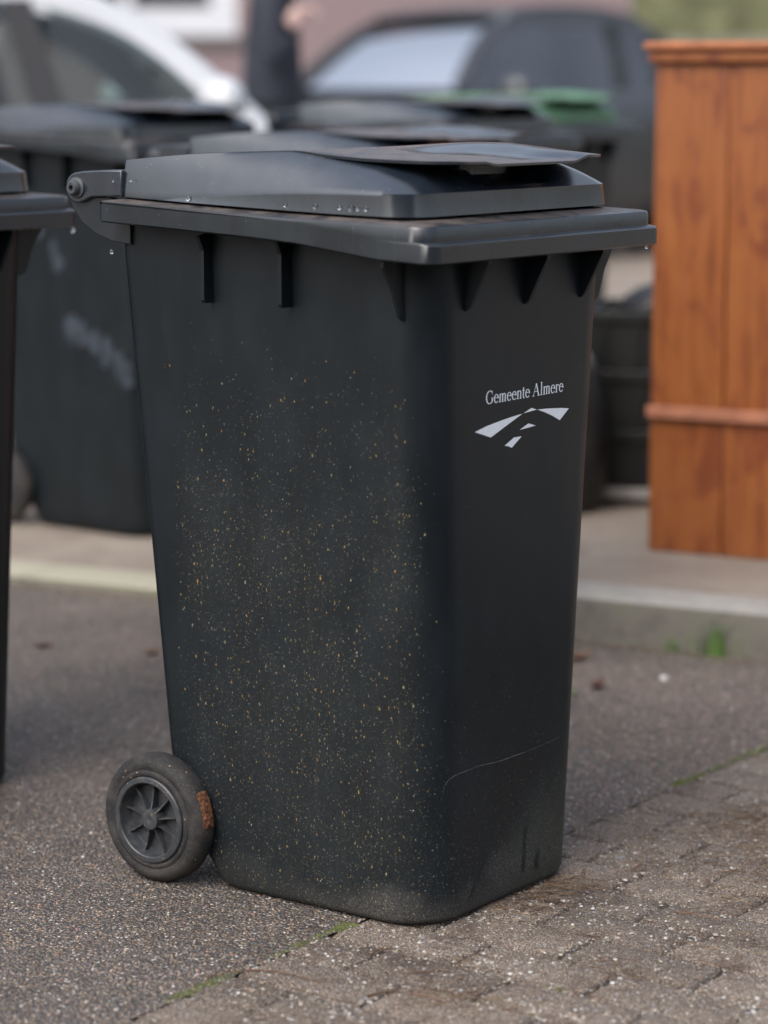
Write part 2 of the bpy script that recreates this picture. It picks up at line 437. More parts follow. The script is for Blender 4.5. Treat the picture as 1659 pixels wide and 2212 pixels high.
def glass_mat(name, tint, refl=1.0, base=0.0):
    b = NB(name)
    tr = b.n('BsdfTransparent'); b.put(tr.inputs[0], tint)
    gl = b.n('BsdfGlossy'); gl.inputs['Roughness'].default_value = .03
    n1 = b.noise(b.pos(), 2, 2)
    fr = b.n('Fresnel'); fr.inputs['IOR'].default_value = 1.55
    f = b.math('MULTIPLY_ADD', fr.outputs[0], b.mr(n1, .3, .7, refl * .9, refl * 1.1), base, clamp=True)
    mx = b.n('MixShader'); b.put(mx.inputs[0], f)
    b.t.links.new(tr.outputs[0], mx.inputs[1]); b.t.links.new(gl.outputs[0], mx.inputs[2])
    b.t.links.new(mx.outputs[0], b.out.inputs[0]); return b.m
M['glass'] = glass_mat('car_glass', (.50, .58, .55), 1.2)
M['glass_dark'] = glass_mat('privacy_glass', (.05, .06, .065), .22)
M['glass_wind'] = glass_mat('windscreen_glass', (.07, .09, .09), 1.2, .12)
def houseglass():
    b = NB('house_glass'); n1 = b.noise(b.pos(), .8, 3)
    b.bsdf(b.ramp(n1, [(.3, (.03, .035, .04)), (.7, (.10, .11, .12))]), .08); return b.m
M['houseglass'] = houseglass()
M['skin'] = simple('skin_tone', (.46, .31, .28), .5, 40, .1)
M['coat'] = simple('dark_navy_coat', (.020, .024, .036), .85, 30, .35, bump=.3)
M['trousers'] = simple('black_trousers', (.013, .013, .014), .85, 30, .3)
M['hair'] = simple('brown_hair', (.03, .018, .012), .6, 120, .4)
M['shoe'] = simple('black_shoe', (.01, .01, .01), .4, 30, .2)

# ------------------------------------------------------------------ mesh helper
class MB:
    def __init__(s): s.v = []; s.f = []; s.c = []
    def add(s, vs, fs, col=None):
        o = len(s.v); s.v += [tuple(q) for q in vs]; s.f += [tuple(i + o for i in f) for f in fs]
        if col is not None: s.c += [col] * len(fs)
        return o
    def box(s, x0, x1, y0, y1, z0, z1):
        s.add([(x, y, z) for x in (x0, x1) for y in (y0, y1) for z in (z0, z1)],
              [(0, 1, 3, 2), (4, 6, 7, 5), (0, 4, 5, 1), (2, 3, 7, 6), (0, 2, 6, 4), (1, 5, 7, 3)])
    def prism(s, poly, axis, a, b):
        """poly: 2D points; axis 'y': (x,z) extruded y a..b ; 'x': (y,z) ; 'z': (x,y)"""
        n = len(poly)
        def P(p, t): return {'y': (p[0], t, p[1]), 'x': (t, p[0], p[1]), 'z': (p[0], p[1], t)}[axis]
        s.add([P(p, a) for p in poly] + [P(p, b) for p in poly],
              [tuple(range(n - 1, -1, -1)), tuple(range(n, 2 * n))] + [(i, (i + 1) % n, n + (i + 1) % n, n + i) for i in range(n)])
    def loft(s, rings, cap0=True, cap1=True):
        n = len(rings[0]); o = len(s.v)
        for r in rings: s.v += [tuple(q) for q in r]
        for k in range(len(rings) - 1):
            for i in range(n):
                j = (i + 1) % n
                s.f.append((o + k * n + i, o + k * n + j, o + (k + 1) * n + j, o + (k + 1) * n + i))
        if cap0: s.f.append(tuple(o + i for i in range(n - 1, -1, -1)))
        if cap1: s.f.append(tuple(o + (len(rings) - 1) * n + i for i in range(n)))
    def tube(s, pts, r, seg=8, r1=None):
        pts = [Vector(p) for p in pts]; rings = []
        up = Vector((0, 0, 1))
        for k, p in enumerate(pts):
            d = (pts[min(k + 1, len(pts) - 1)] - pts[max(k - 1, 0)]).normalized()
            a = d.cross(up) if abs(d.z) < .95 else d.cross(Vector((1, 0, 0)))
            a.normalize(); b = d.cross(a)
            rr = r if r1 is None else r + (r1 - r) * k / (len(pts) - 1)
            rings.append([p + a * math.cos(t) * rr + b * math.sin(t) * rr for t in [2 * math.pi * i / seg for i in range(seg)]])
        s.loft(rings)
    def rev(s, prof, seg=32, axis='y', c=(0, 0, 0), closed=False):
        """prof: (r, t) along axis"""
        rings = []
        for r, t in prof:
            ring = []
            for i in range(seg):
                a = 2 * math.pi * i / seg
                if axis == 'y': ring.append((c[0] + r * math.cos(a), c[1] + t, c[2] + r * math.sin(a)))
                elif axis == 'z': ring.append((c[0] + r * math.cos(a), c[1] + r * math.sin(a), c[2] + t))
                else: ring.append((c[0] + t, c[1] + r * math.cos(a), c[2] + r * math.sin(a)))
            rings.append(ring)
        if closed: rings.append(rings[0])
        s.loft(rings, not closed, not closed)
    def ball(s, c, r, sz=(1, 1, 1), seg=8, rings=5, col=None):
        vs = [(c[0], c[1], c[2] + r * sz[2])]; fs = []
        for k in range(1, rings):
            ph = math.pi * k / rings
            for i in range(seg):
                a = 2 * math.pi * i / seg
                vs.append((c[0] + r * sz[0] * math.sin(ph) * math.cos(a), c[1] + r * sz[1] * math.sin(ph) * math.sin(a), c[2] + r * sz[2] * math.cos(ph)))
        vs.append((c[0], c[1], c[2] - r * sz[2])); L = len(vs) - 1
        for i in range(seg):
            j = (i + 1) % seg
            fs.append((0, 1 + i, 1 + j)); fs.append((L, 1 + (rings - 2) * seg + j, 1 + (rings - 2) * seg + i))
            for k in range(rings - 2):
                a = 1 + k * seg; fs.append((a + i, a + seg + i, a + seg + j, a + j))
        s.add(vs, fs, col)
    def build(s, name, mat, parent=None, smooth=None, recalc=True, **props):
        me = bpy.data.meshes.new(name); me.from_pydata(s.v, [], s.f)
        if recalc:
            bm = bmesh.new(); bm.from_mesh(me); bmesh.ops.recalc_face_normals(bm, faces=bm.faces); bm.to_mesh(me); bm.free()
        if s.c:
            ca = me.color_attributes.new('Col', 'FLOAT_COLOR', 'CORNER')
            for p in me.polygons:
                for li in p.loop_indices: ca.data[li].color = (*s.c[p.index], 1)
        me.materials.append(mat)
        if smooth is not None:
            for p in me.polygons: p.use_smooth = True
            if smooth < 180: me.set_sharp_from_angle(angle=R(smooth))
        o = bpy.data.objects.new(name, me); COL.objects.link(o)
        if parent is not None: o.parent = parent
        for k, v in props.items(): o[k] = v
        return o

def bevel(o, width=.003, seg=2, angle=35):
    m = o.modifiers.new('bevel', 'BEVEL'); m.width = width; m.segments = seg; m.limit_method = 'ANGLE'; m.angle_limit = R(angle)
    for p in o.data.polygons: p.use_smooth = True
    o.data.set_sharp_from_angle(angle=R(40))
    return o
def empty(name, loc, rz=0, **props):
    o = bpy.data.objects.new(name, None); COL.objects.link(o)
    o.location = loc; o.rotation_euler = (0, 0, rz); o.empty_display_size = .1
    for k, v in props.items(): o[k] = v
    return o
def children_of(o): return [c for c in bpy.data.objects if c.parent == o]
def copy_tree(o, parent=None):
    c = o.copy(); COL.objects.link(c); c.parent = parent
    for ch in children_of(o): copy_tree(ch, c)
    return c
def ss(x, a, b):
    t = max(0., min(1., (x - a) / (b - a))); return t * t * (3 - 2 * t)
def lerp(a, b, t): return a + (b - a) * t
def itab(x, tab):
    if x <= tab[0][0]: return tab[0][1]
    for (a, va), (b, vb) in zip(tab, tab[1:]):
        if x <= b: return va + (vb - va) * (x - a) / (b - a)
    return tab[-1][1]
def smtab(x, tab, d=.03):
    return sum(itab(x + d * k, tab) for k in (-1, -.5, 0, .5, 1)) / 5

# bin frame and kerb frame on the ground
BA = R(36.16)
BX = Vector((math.cos(BA), -math.sin(BA), 0)); BY = Vector((math.sin(BA), math.cos(BA), 0))
B0 = Vector((.179, 3.778, 0))
def bw(x, y, z=0): return B0 + BX * x + BY * y + Vector((0, 0, z))
K0 = Vector((.419, 5.613, 0)); KU = Vector((.891, -.454, 0)); KV = Vector((.454, .891, 0))
def kw(u, v, z=0): return K0 + KU * u + KV * v + Vector((0, 0, z))
def kc(x, y):
    d = Vector((x, y, 0)) - K0; return d.dot(KU), d.dot(KV)
def kerb_h(u): return .022 + .078 * ss(u, -.95, -.30)
def pave_h(x, y):
    u, v = kc(x, y)
    near = kerb_h(u) - .004
    far = .04 + .055 * ss(u, -.95, -.30) + .03 * ss(v, 1.6, 3.2) * (1 - ss(u, -.95, -.3))
    return lerp(near, far, ss(v, .17, .6))

# ================================================================== GROUND (setting)
def quad_sheet(name, pts, mat, **props):
    m = MB(); m.add(pts, [(0, 1, 2, 3)]); return m.build(name, mat, kind='structure', **props)
quad_sheet('ground', [(-400, -400, -.04), (400, -400, -.04), (400, 400, -.04), (-400, 400, -.04)], M['pavement'])
SE = -.117   # seam between asphalt and brick paving, in bin x
# asphalt carriageway: everything on the left of the seam, up to the kerb
m = MB()
# kerb front line: points kw(u,0). seam line: bw(SE, y). intersection:
def isect():
    # bw(SE,y) = kw(u,0)
    a = bw(SE, 0) - K0; # a + BY*y = KU*u -> component along KV zero
    y = -a.dot(KV) / BY.dot(KV); return y
yi = isect(); PI_ = bw(SE, yi)
far_l = kw(-40, 0)
road_poly = [bw(SE + .0075, -30), PI_ + BX * .0075, far_l, Vector((-42, -30, 0))]
m.add(road_poly, [(0, 1, 2, 3)])
road = m.build('road', M['asphalt'], kind='structure')
# brick paving: bed below, bricks above
u_i = (PI_ - K0).dot(KU)
m = MB(); m.add([bw(SE, -30, -.0075), PI_ + Vector((0, 0, -.0075)), kw(40, 0, -.0075), Vector((40, -30, -.0075))], [(0, 1, 2, 3)])
bed = m.build('paving', M['jointsand'], kind='structure')
L, Wd, G = .213, .105, .0068
def brick_mesh(seed):
    rr = random.Random(seed); m = MB(); a, b_, bv = (L - G) / 2, (Wd - G) / 2, .0062
    def ring(x, y, z, j=0): return [(sx * x + rr.uniform(-j, j), sy * y + rr.uniform(-j, j), z + rr.uniform(-j, j) * .4) for sx, sy in ((-1, -1), (0, -1), (1, -1), (1, 0), (1, 1), (0, 1), (-1, 1), (-1, 0))]
    m.loft([ring(a, b_, -.05), ring(a, b_, -bv, .0012), ring(a - bv * .35, b_ - bv * .35, -bv * .35, .0010), ring(a - bv, b_ - bv, 0, .0009)], False, True)
    o = m.build('brick', M['paver'], smooth=60); me = o.data; bpy.data.objects.remove(o); return me
bms = [brick_mesh(k) for k in range(6)]
def in_camera_floor(p, margin=.25):
    return p.y > 2.7 and abs(p.x) < p.y * .1460 + margin
nb = 0
for j in range(-11, 22):
    for i in range(0, 7):
        x = SE + .004 + L * (i + .5) + (L / 2 if j % 2 else 0) - L / 2
        y = .031 + Wd * (j + .5) - 3 * Wd * 0
        if x - L / 2 < SE - .01:
            if j % 2 == 0:
                # half brick next to the seam
                p = bw(SE + .003 + L / 4, y, random.uniform(-.001, .0012))
                sx = .5 - .004
            else: continue
        else: p = bw(x, y, random.uniform(-.0012, .0016)); sx = 1
        if kc(p.x, p.y)[1] > -.14 or not in_camera_floor(p, .35): continue
        o = bpy.data.objects.new('brick', random.choice(bms)); COL.objects.link(o)
        o.location = p; o.scale = (sx, 1, 1)
        o.rotation_euler = (R(random.uniform(-.25, .25)), R(random.uniform(-.2, .2)), -BA + R(random.uniform(-.5, .5)) + (math.pi if random.random() < .5 else 0))
        o.parent = bed; nb += 1

# kerb of one-metre stones with the dropped part on the left
kerb = empty('kerb', (0, 0, 0), kind='structure')
u = -6.45
while u < 6:
    m = MB(); rings = []
    n = 8; u1 = u + .996
    for k in range(n + 1):
        uu = lerp(u, u1, k / n); h = kerb_h(uu); c_ = .012
        prof = [(0, -.1), (0, h - c_), (c_ * .35, h - c_ * .3), (c_, h), (.165, h), (.17, h - .005), (.17, -.1)]
        rings.append([kw(uu, v, z) for v, z in prof])
    m.loft(rings); m.build('kerb_stone', M['kerb'], kerb, smooth=30); u += 1.0
# pavement and parking ground beyond
m = MB(); us = [-40, -15, -8, -5, -3.5, -2.5, -2] + [-1.8 + .1 * k for k in range(24)] + [.7, 1.2, 2, 4, 8, 15, 40]
vs_ = [.1705, .25, .33, .41, .5, .6, .8, 1.2, 1.6, 2.0, 2.4, 2.8, 3.2, 4, 6, 10, 20, 60]
for a in us:
    for b_ in vs_:
        p = kw(a, b_); m.v.append((p.x, p.y, pave_h(p.x, p.y)))
nv = len(vs_)
for i in range(len(us) - 1):
    for j in range(nv - 1): m.f.append((i * nv + j, (i + 1) * nv + j, (i + 1) * nv + j + 1, i * nv + j + 1))
m.build('pavement', M['pavement'], kind='structure', smooth=180)

# ================================================================== WHEELIE BIN
def fx(z): return lerp(.006, .0295, max(0, min(1, z / .95)))
def bwid(z): return lerp(.2065, .2375, max(0, z) / .95)
def rrect(x0, x1, w, rf, rr_, n=10, sub=8):
    """rounded rectangle ring in plan, front (+x) radius rf, rear radius rr_; counter-clockwise, constant count"""
    pts = []
    def arc(cx_, cy_, r, a0):
        for k in range(n + 1):
            a = a0 + math.pi / 2 * k / n; pts.append((cx_ + r * math.cos(a), cy_ + r * math.sin(a)))
    def line(p, q):
        for k in range(1, sub): pts.append((lerp(p[0], q[0], k / sub), lerp(p[1], q[1], k / sub)))
    arc(x1 - rf, w - rf, rf, 0); line((x1 - rf, w), (x0 + rr_, w))
    arc(x0 + rr_, w - rr_, rr_, math.pi / 2); line((x0, w - rr_), (x0, -w + rr_))
    arc(x0 + rr_, -w + rr_, rr_, math.pi); line((x0 + rr_, -w), (x1 - rf, -w))
    arc(x1 - rf, -w + rf, rf, -math.pi / 2); line((x1, -w + rf), (x1, w - rf))
    return pts

def build_bin(loc, rz):
    root = empty('wheelie_bin', loc, rz)
    # body
    m = MB(); rings = []
    for z, ins in ((.002, .010), (.006, .004), (.014, .0), (.05, 0), (.10, 0), (.15, 0), (.185, 0), (.20, 0), (.225, 0), (.30, 0), (.45, 0), (.6, 0), (.75, 0), (.9, 0), (.955, 0), (2, 0)):
        xr = itab(z, [(0, -.386), (.014, -.390), (.05, -.415), (.10, -.442), (.15, -.468), (.20, -.478), (.95, -.524)])
        zz = min(z, .96); r = lerp(.080, .063, zz / .95)
        zr = lambda x: z if z < 1 else itab(x, [(-.52, 1.012), (-.172, .996), (-.09, .986), (-.03, .977), (.08, .972)])
        flare = lambda x: 1 + .065 * (zz / .95) * max(0., min(1., -x / .5))
        rings.append([(x, y * flare(x), zr(x)) for x, y in rrect(xr + ins, fx(zz) - ins, bwid(zz) - ins, r - ins * .5, .028)])
    m.loft(rings, True, False)
    body = m.build('body', M['bin_body'], root, smooth=40)
    # rim: two stepped bands in front, one deep band at the sides
    tabt = [(-.51, 1.033), (-.33, 1.024), (-.17, 1.0185), (-.07, 1.0165), (.0, 1.0145), (.08, 1.012)]
    tabb = [(-.51, 1.002), (-.33, .993), (-.172, .985), (-.09, .975), (-.03, .966), (.08, .961)]
    up = rrect(-.520, .066, .300, .030, .012); lo = rrect(-.520, .078, .300, .022, .012)
    inn = rrect(-.49, .012, .247, .05, .012); und = rrect(-.505, .05, .285, .035, .012)
    def zt(x): return smtab(x, tabt)
    def zb(x): return smtab(x, tabb)
    def lev(plan, fz): return [(x, y, fz(x)) for x, y in plan]
    def sh(plan, d):
        return [(x - d if x > 0 else x + d * .3, y - math.copysign(d, y) if abs(y) > .2 else y) for x, y in plan]
    m = MB()
    rings = [lev(rrect(-.495, .030, .246, .058, .02), lambda x: zb(x) + .018), lev(und, lambda x: zb(x) + .006), lev(sh(lo, .004), zb), lev(lo, lambda x: zb(x) + .0025),
             lev(lo, lambda x: zb(x) + .0255), lev([(lerp(a[0], b_[0], .25), lerp(a[1], b_[1], .25)) for a, b_ in zip(lo, up)], lambda x: zb(x) + .028),
             lev(up, lambda x: zb(x) + .0295), lev(up, lambda x: zt(x) - .004), lev(sh(up, .0015), lambda x: zt(x) - .001), lev(sh(up, .005), zt),
             lev(inn, lambda x: zt(x) + .004)]
    m.loft(rings, False, False)
    rim = m.build('rim', M['bin_rim'], root, smooth=38)
    # ribs under the rim
    for x in (-.348, -.207):
        for sgn in (-1, 1):
            m = MB(); y0 = sgn * .236; y1 = sgn * .268
            m.prism([(y0, .890), (y1 - sgn * .004, .890), (y1, .895), (y1, .965), (y1 + sgn * .010, .985), (y0, .995)], 'x', x - .0032, x + .0032)
            m.build('rib', M['bin_body'], root)
    for y in (-.150, 0.0, .150):
        m = MB(); m.prism([(.022, .962), (.022, .885), (.036, .895), (.058, .938), (.068, .957), (.068, .966)], 'y', y - .0035, y + .0035)
        m.build('rib', M['bin_body'], root)
    for sgn in (-1, 1):
        m = MB(); a = (-.018, .010)
        m.prism([(sgn * .232, .878), (sgn * .245, .885), (sgn * .262, .925), (sgn * .284, .955), (sgn * .284, .968), (sgn * .215, .97), (sgn * .215, .89)], 'x', *((-.0205, -.0155) if sgn < 0 else (-.0035, .0015)))
        m.build('rib', M['bin_body'], root)
    # lid dome
    tlb = [(-.53, 1.039), (-.36, 1.032), (-.2, 1.0265), (-.1, 1.0235), (.03, 1.0215)]
    twl = [(-.53, 1.041), (-.45, 1.037), (-.42, 1.038), (-.332, 1.043), (-.239, 1.050), (-.125, 1.053), (.03, 1.053)]
    trg = [(-.51, 1.089), (-.48, 1.093), (-.37, 1.102), (-.21, 1.1085), (-.14, 1.1035), (-.06, 1.0925)]
    out = rrect(-.508, .020, .266, .052, .012, 12, 14); wl = rrect(-.507, .017, .264, .052, .012, 12, 14); rg = rrect(-.504, -.060, .222, .05, .006, 12, 14)
    def gy(x): return itab(x, [(-.504, 1.155), (-.45, 1.14), (-.35, 1.09), (-.22, 1.0), (-.06, .78)])
    rings = [[(x, y, smtab(x, tlb)) for x, y in out], [(x, y, smtab(x, twl) - .003) for x, y in wl]]
    K = 10
    for k in range(0, K + 1):
        t = k / K; ring = []
        for (x0, y0), (x1, y1) in zip(wl, rg):
            y1 = y1 * gy(x1)
            bul = math.sin(t * math.pi) * .006
            x = lerp(x0, x1, t); y = lerp(y0, y1, t)
            z = lerp(smtab(x0, twl), smtab(x1, trg), t) + bul
            # grip hollow under the front edge
            hol = ss(y, -.075, -.055) * (1 - ss(y, .085, .105)) * ss(x, -.075, -.05) * ss(t, .12, .3) * (1 - ss(t, .9, 1.0)) if x0 > -.1 else 0
            z -= hol * .020; x -= hol * .004
            ring.append((x, y, z))
        rings.append(ring)
    cen = [(x * .6 - .1, y * .4, z + .0) for x, y, z in rings[-1]]
    rings.append([(x, y, smtab(x, trg) - .006) for x, y, z in cen])
    m = MB(); m.loft(rings, False, True)
    lid = m.build('lid', M['bin_lid'], root, smooth=50)
    # top sheet with the two raised wings and the channel between
    def half_w(x): return itab(x, [(-.504, .2560), (-.45, .2530), (-.35, .2420), (-.22, .2225), (-.12, .219), (-.03, .216), (.0, .211), (.02, .204), (.032, .195), (.040, .183), (.046, .160), (.048, .14)])
    te = [(-.50, 1.0885), (-.37, 1.1025), (-.21, 1.1085), (-.166, 1.1035), (-.10, 1.0990), (.0, 1.0965), (.05, 1.0965)]
    tc = [(-.50, 1.0905), (-.32, 1.1045), (-.20, 1.1125), (-.14, 1.1150), (-.08, 1.1130), (.0, 1.1045), (.05, 1.0995)]
    tcn = [(-.50, 1.0905), (-.32, 1.1035), (-.20, 1.1080), (-.16, 1.1062), (-.06, 1.1015), (.03, 1.0970), (.05, 1.0965)]
    NX, NY = 70, 60
    xs = [-.505 + .553 * (1 - (1 - k / NX) ** 1.35) for k in range(NX + 1)]
    top, bot = [], []
    for x in xs:
        for j in range(NY + 1):
            s_ = -1 + 2 * j / NY; w_ = half_w(x); y = w_ * s_; ay = abs(y)
            e = smtab(x, te, .015); c_ = smtab(x, tcn if y < 0 else tc, .02)
            if abs(y) < .03: c_ = lerp(smtab(x, tcn, .02), smtab(x, tc, .02), (y + .03) / .06)
            z = lerp(c_, e, ss(ay, .09 if y < 0 else .14, .215))
            ch = (1 - (ss(ay, .070 + .03 * ss(x, -.05, .03), .112 + .026 * ss(x, -.05, .04)) if y < 0 else ss(ay, .035 + .06 * ss(x, -.03, .035), .140))) * ss(x, -.30, -.15)
            floor_ = lerp(c_, lerp(1.0985, 1.0925, ss(x, -.12, .04)), 1)
            z = lerp(z, min(z, floor_), ch)
            xx = x
            if x > .03: z -= .0015 * ss(x, .035, .048)
            top.append((xx, y, z)); bot.append((xx + (0 if x > -.49 else .001), y * .995, z - (.0042 if x < .04 else .0035)))
    m = MB(); m.v = top + bot; o2 = len(top); r_ = NY + 1
    for i in range(NX):
        for j in range(NY):
            a = i * r_ + j; m.f.append((a, a + r_, a + r_ + 1, a + 1)); m.f.append((o2 + a, o2 + a + 1, o2 + a + r_ + 1, o2 + a + r_))
    bd = [i * r_ for i in range(NX + 1)] + [NX * r_ + j for j in range(1, NY + 1)] + [i * r_ + NY for i in range(NX - 1, -1, -1)] + [j for j in range(NY - 1, 0, -1)]
    for a, b_ in zip(bd, bd[1:] + bd[:1]): m.f.append((a, b_, o2 + b_, o2 + a))
    m.build('lid_wing', M['bin_lid'], lid, smooth=42)
    # raised rear strip between the hinge arms and the arms themselves
    def circ(cx_, cz, r, a0, a1, n=10): return [(cx_ + r * math.cos(R(lerp(a0, a1, k / n))), cz + r * math.sin(R(lerp(a0, a1, k / n)))) for k in range(n + 1)]
    for sgn in (-1, 1):
        m = MB()
        poly = circ(-.588, 1.049, .0225, 105, 300, 12) + [(-.56, 1.036), (-.500, 1.0385), (-.500, 1.0765), (-.54, 1.0755), (-.575, 1.0735)]
        a, b_ = (-.2675, -.238) if sgn < 0 else (.238, .2675)
        m.prism(poly, 'y', a, b_)
        bevel(m.build('hinge_arm', M['bin_lid'], root), .0022, 2)
        m = MB()
        poly = circ(-.588, 1.045, .027, 60, 200, 10) + [(-.606, 1.020), (-.588, .998), (-.562, .982), (-.53, .972), (-.492, .968), (-.492, 1.0), (-.515, 1.004), (-.515, 1.030), (-.53, 1.036), (-.56, 1.036)]
        a, b_ = (-.2585, -.247) if sgn < 0 else (.247, .2585)
        m.prism(poly, 'y', a - .0, b_)
        bevel(m.build('hinge_bracket', M['bin_rim'], root), .0015, 2)
        m = MB(); d = sgn
        m.rev([(.0, 0), (.0155, 0), (.0155, .003), (.0115, .0045), (.0105, .011), (.0085, .0135), (.0042, .0135), (.0040, .006), (.0, .006)], 24, 'y', (0, 0, 0))
        o = m.build('hinge_pin', M['pin'], root, smooth=40)
        o.location = (-.588, d * .2672, 1.049); o.rotation_euler = (0, 0, 0 if d > 0 else math.pi)
    m = MB(); m.tube([(-.590, -.25, 1.046), (-.590, .25, 1.046)], .0135, 14); m.build('handle', M['bin_rim'], root, smooth=60)
    # wheels and axle
    m = MB(); m.tube([(-.479, -.235, .1), (-.479, .235, .1)], .010, 12); m.build('axle', M['pin'], root, smooth=60)
    for sgn in (-1, 1):
        tyre_p = [(.0665, -.001), (.0665, .020), (.070, .0225), (.0745, .0215), (.0765, .0195), (.083, .0215), (.090, .0195), (.0965, .0125), (.0995, .003), (.1, -.006), (.0985, -.014), (.094, -.0185), (.08, -.021), (.0665, -.021)]
        m = MB(); m.rev([(r_, t) for r_, t in tyre_p], 72, 'y', closed=True)
        # uneven wear on the tread
        vv = []
        for x, y, z in m.v:
            r0 = math.hypot(x, z); k = 1
            if r0 > .09: k = 1 - .006 * max(0, noise.noise(Vector((x * 40, y * 30, z * 40))))
            vv.append((x * k, y, z * k))
        m.v = vv
        tyre = m.build('wheel', M['rubber'], root, smooth=50)
        tyre.location = (-.479, sgn * .2295, .0992); tyre.rotation_euler = (0, R(0), 0 if sgn > 0 else math.pi)
        m = MB(); m.rev([(.0665, -.004), (.0665, .0235), (.0650, .0250), (.0585, .0255), (.0570, .0240), (.0555, .006), (.052, .001), (.014, .001), (.014, -.006), (.06, -.008)], 56, 'y', closed=True)
        m.build('wheel_rim', M['hub'], tyre, smooth=40)
        m = MB(); m.rev([(0, 0), (.0165, 0), (.0160, .019), (.0150, .0215), (.004, .0218), (.002, .0205), (0, .0205)], 28, 'y')
        m.build('hub_cap', M['hub'], tyre, smooth=40)
        for k in range(9):
            a = 2 * math.pi * (k + .25) / 9; m = MB(); t_ = .0011
            dx, dz = math.cos(a), math.sin(a); px_, pz = -dz, dx
            pr = [(.015, .001), (.056, .001), (.0565, .012), (.045, .0105), (.025, .014), (.0155, .0175)]
            v1 = [(dx * r_ + px_ * t_, y, dz * r_ + pz * t_) for r_, y in pr]; v2 = [(dx * r_ - px_ * t_, y, dz * r_ - pz * t_) for r_, y in pr]
            n = 6; m.add(v1 + v2, [tuple(range(n)), tuple(range(2 * n - 1, n - 1, -1))] + [(i, (i + 1) % n, n + (i + 1) % n, n + i) for i in range(n)])
            m.build('spoke', M['hub'], tyre)
    return root, body, rim, lid

hero, body, rim, lid = build_bin(bw(0, 0), -BA)

# ---- copies made before the marks that only the front bin carries
def place_bin(x, y, z, dr=0):
    c = copy_tree(hero); c.location = (x, y, z); c.rotation_euler = (0, 0, -BA + R(dr)); return c
GRP = 'wheelie bins standing by the kerb'
specs = [(-.757, 4.292, 0, -.6, 'black bin cut off by the left picture edge, only its rim corner in view'),
         (.160, 5.359, 0, .6, 'black bin directly behind the front bin, its grey lid rising just above'),
         (-.495, 6.841, .042, -.8, 'black bin with pale smears on its side, standing in front of the white car'),
         (.325, 7.209, .052, .5, 'black bin behind the second lid, with a pale wet lid flap below the windscreen'),
         (.60, 8.35, .060, 1.2, 'dark bin with a green lid, farthest back in front of the dark car')]
others = []
for x, y, z, dr, lab in specs:
    c = place_bin(x, y, z, dr); c['label'] = lab; c['category'] = 'wheelie bin'; c['group'] = GRP; others.append(c)
hero['label'] = 'large black wheelie bin in focus with white printed lettering, dirt splashes on its side'
hero['category'] = 'wheelie bin'; hero['group'] = GRP
for q in others:
    for ch in children_of(q):
        if ch.name.split('.')[0] in ('body', 'rib'):
            ch.data = ch.data.copy(); ch.data.materials.clear(); ch.data.materials.append(M['bin_plain'])
def recolor(o, mat, label=None):
    o.data = o.data.copy(); o.data.materials.clear(); o.data.materials.append(mat)
    if label: o['label'] = label
for ch in children_of(others[4]):
    if ch.name.startswith('lid'):
        recolor(ch, M['bin_green'], 'green lid')
        for g in children_of(ch): recolor(g, M['bin_green'])
# pale smears on the side of the third bin
def smear(parent, pts, r0, seed):
    rr = random.Random(seed); m = MB()
    for k, (x, z) in enumerate(pts):
        n = 12; c_ = [(x + r0 * rr.uniform(.6, 1.2) * math.cos(2 * math.pi * i / n) * .8, z + r0 * rr.uniform(.6, 1.3) * math.sin(2 * math.pi * i / n) * 1.3) for i in range(n)]
        m.add([(q[0], -bwid(q[1]) * (1 + .065 * (q[1] / .95) * max(0., -q[0] / .5)) - .0012 - .0002 * k, q[1]) for q in c_], [tuple(range(n))])
    return m.build('smear', M['smear'], parent, smooth=180)
smear(others[2], [(-.385, .85), (-.375, .81), (-.37, .77), (-.31, .83), (-.32, .79)], .026, 3)
smear(others[2], [(-.27, .735), (-.255, .70)], .022, 4)
smear(others[2], [(-.22, .53), (-.18, .515), (-.14, .50), (-.10, .475), (-.06, .45), (-.03, .42)], .030, 5)

# ---- lettering and emblem on the front of the first bin
class Ink:
    def __init__(s): s.m = MB(); s.k = 0
    def poly(s, pts):
        s.k += 1; d = .00035 + .000004 * s.k
        z2x = lambda z: fx(z) + d
        s.m.add([(z2x(z), y, z) for y, z in pts], [tuple(range(len(pts)))])
    def stroke(s, pts, ws, T):
        L_, R_ = [], []
        for i, p in enumerate(pts):
            a = pts[max(i - 1, 0)]; b_ = pts[min(i + 1, len(pts) - 1)]
            dx, dy = b_[0] - a[0], b_[1] - a[1]; l = math.hypot(dx, dy) or 1
            w_ = (ws[i] if hasattr(ws, '__len__') else ws) / 2
            L_.append((p[0] - dy / l * w_, p[1] + dx / l * w_)); R_.append((p[0] + dy / l * w_, p[1] - dx / l * w_))
        for i in range(len(pts) - 1): s.poly([T(q) for q in (L_[i], L_[i + 1], R_[i + 1], R_[i])])
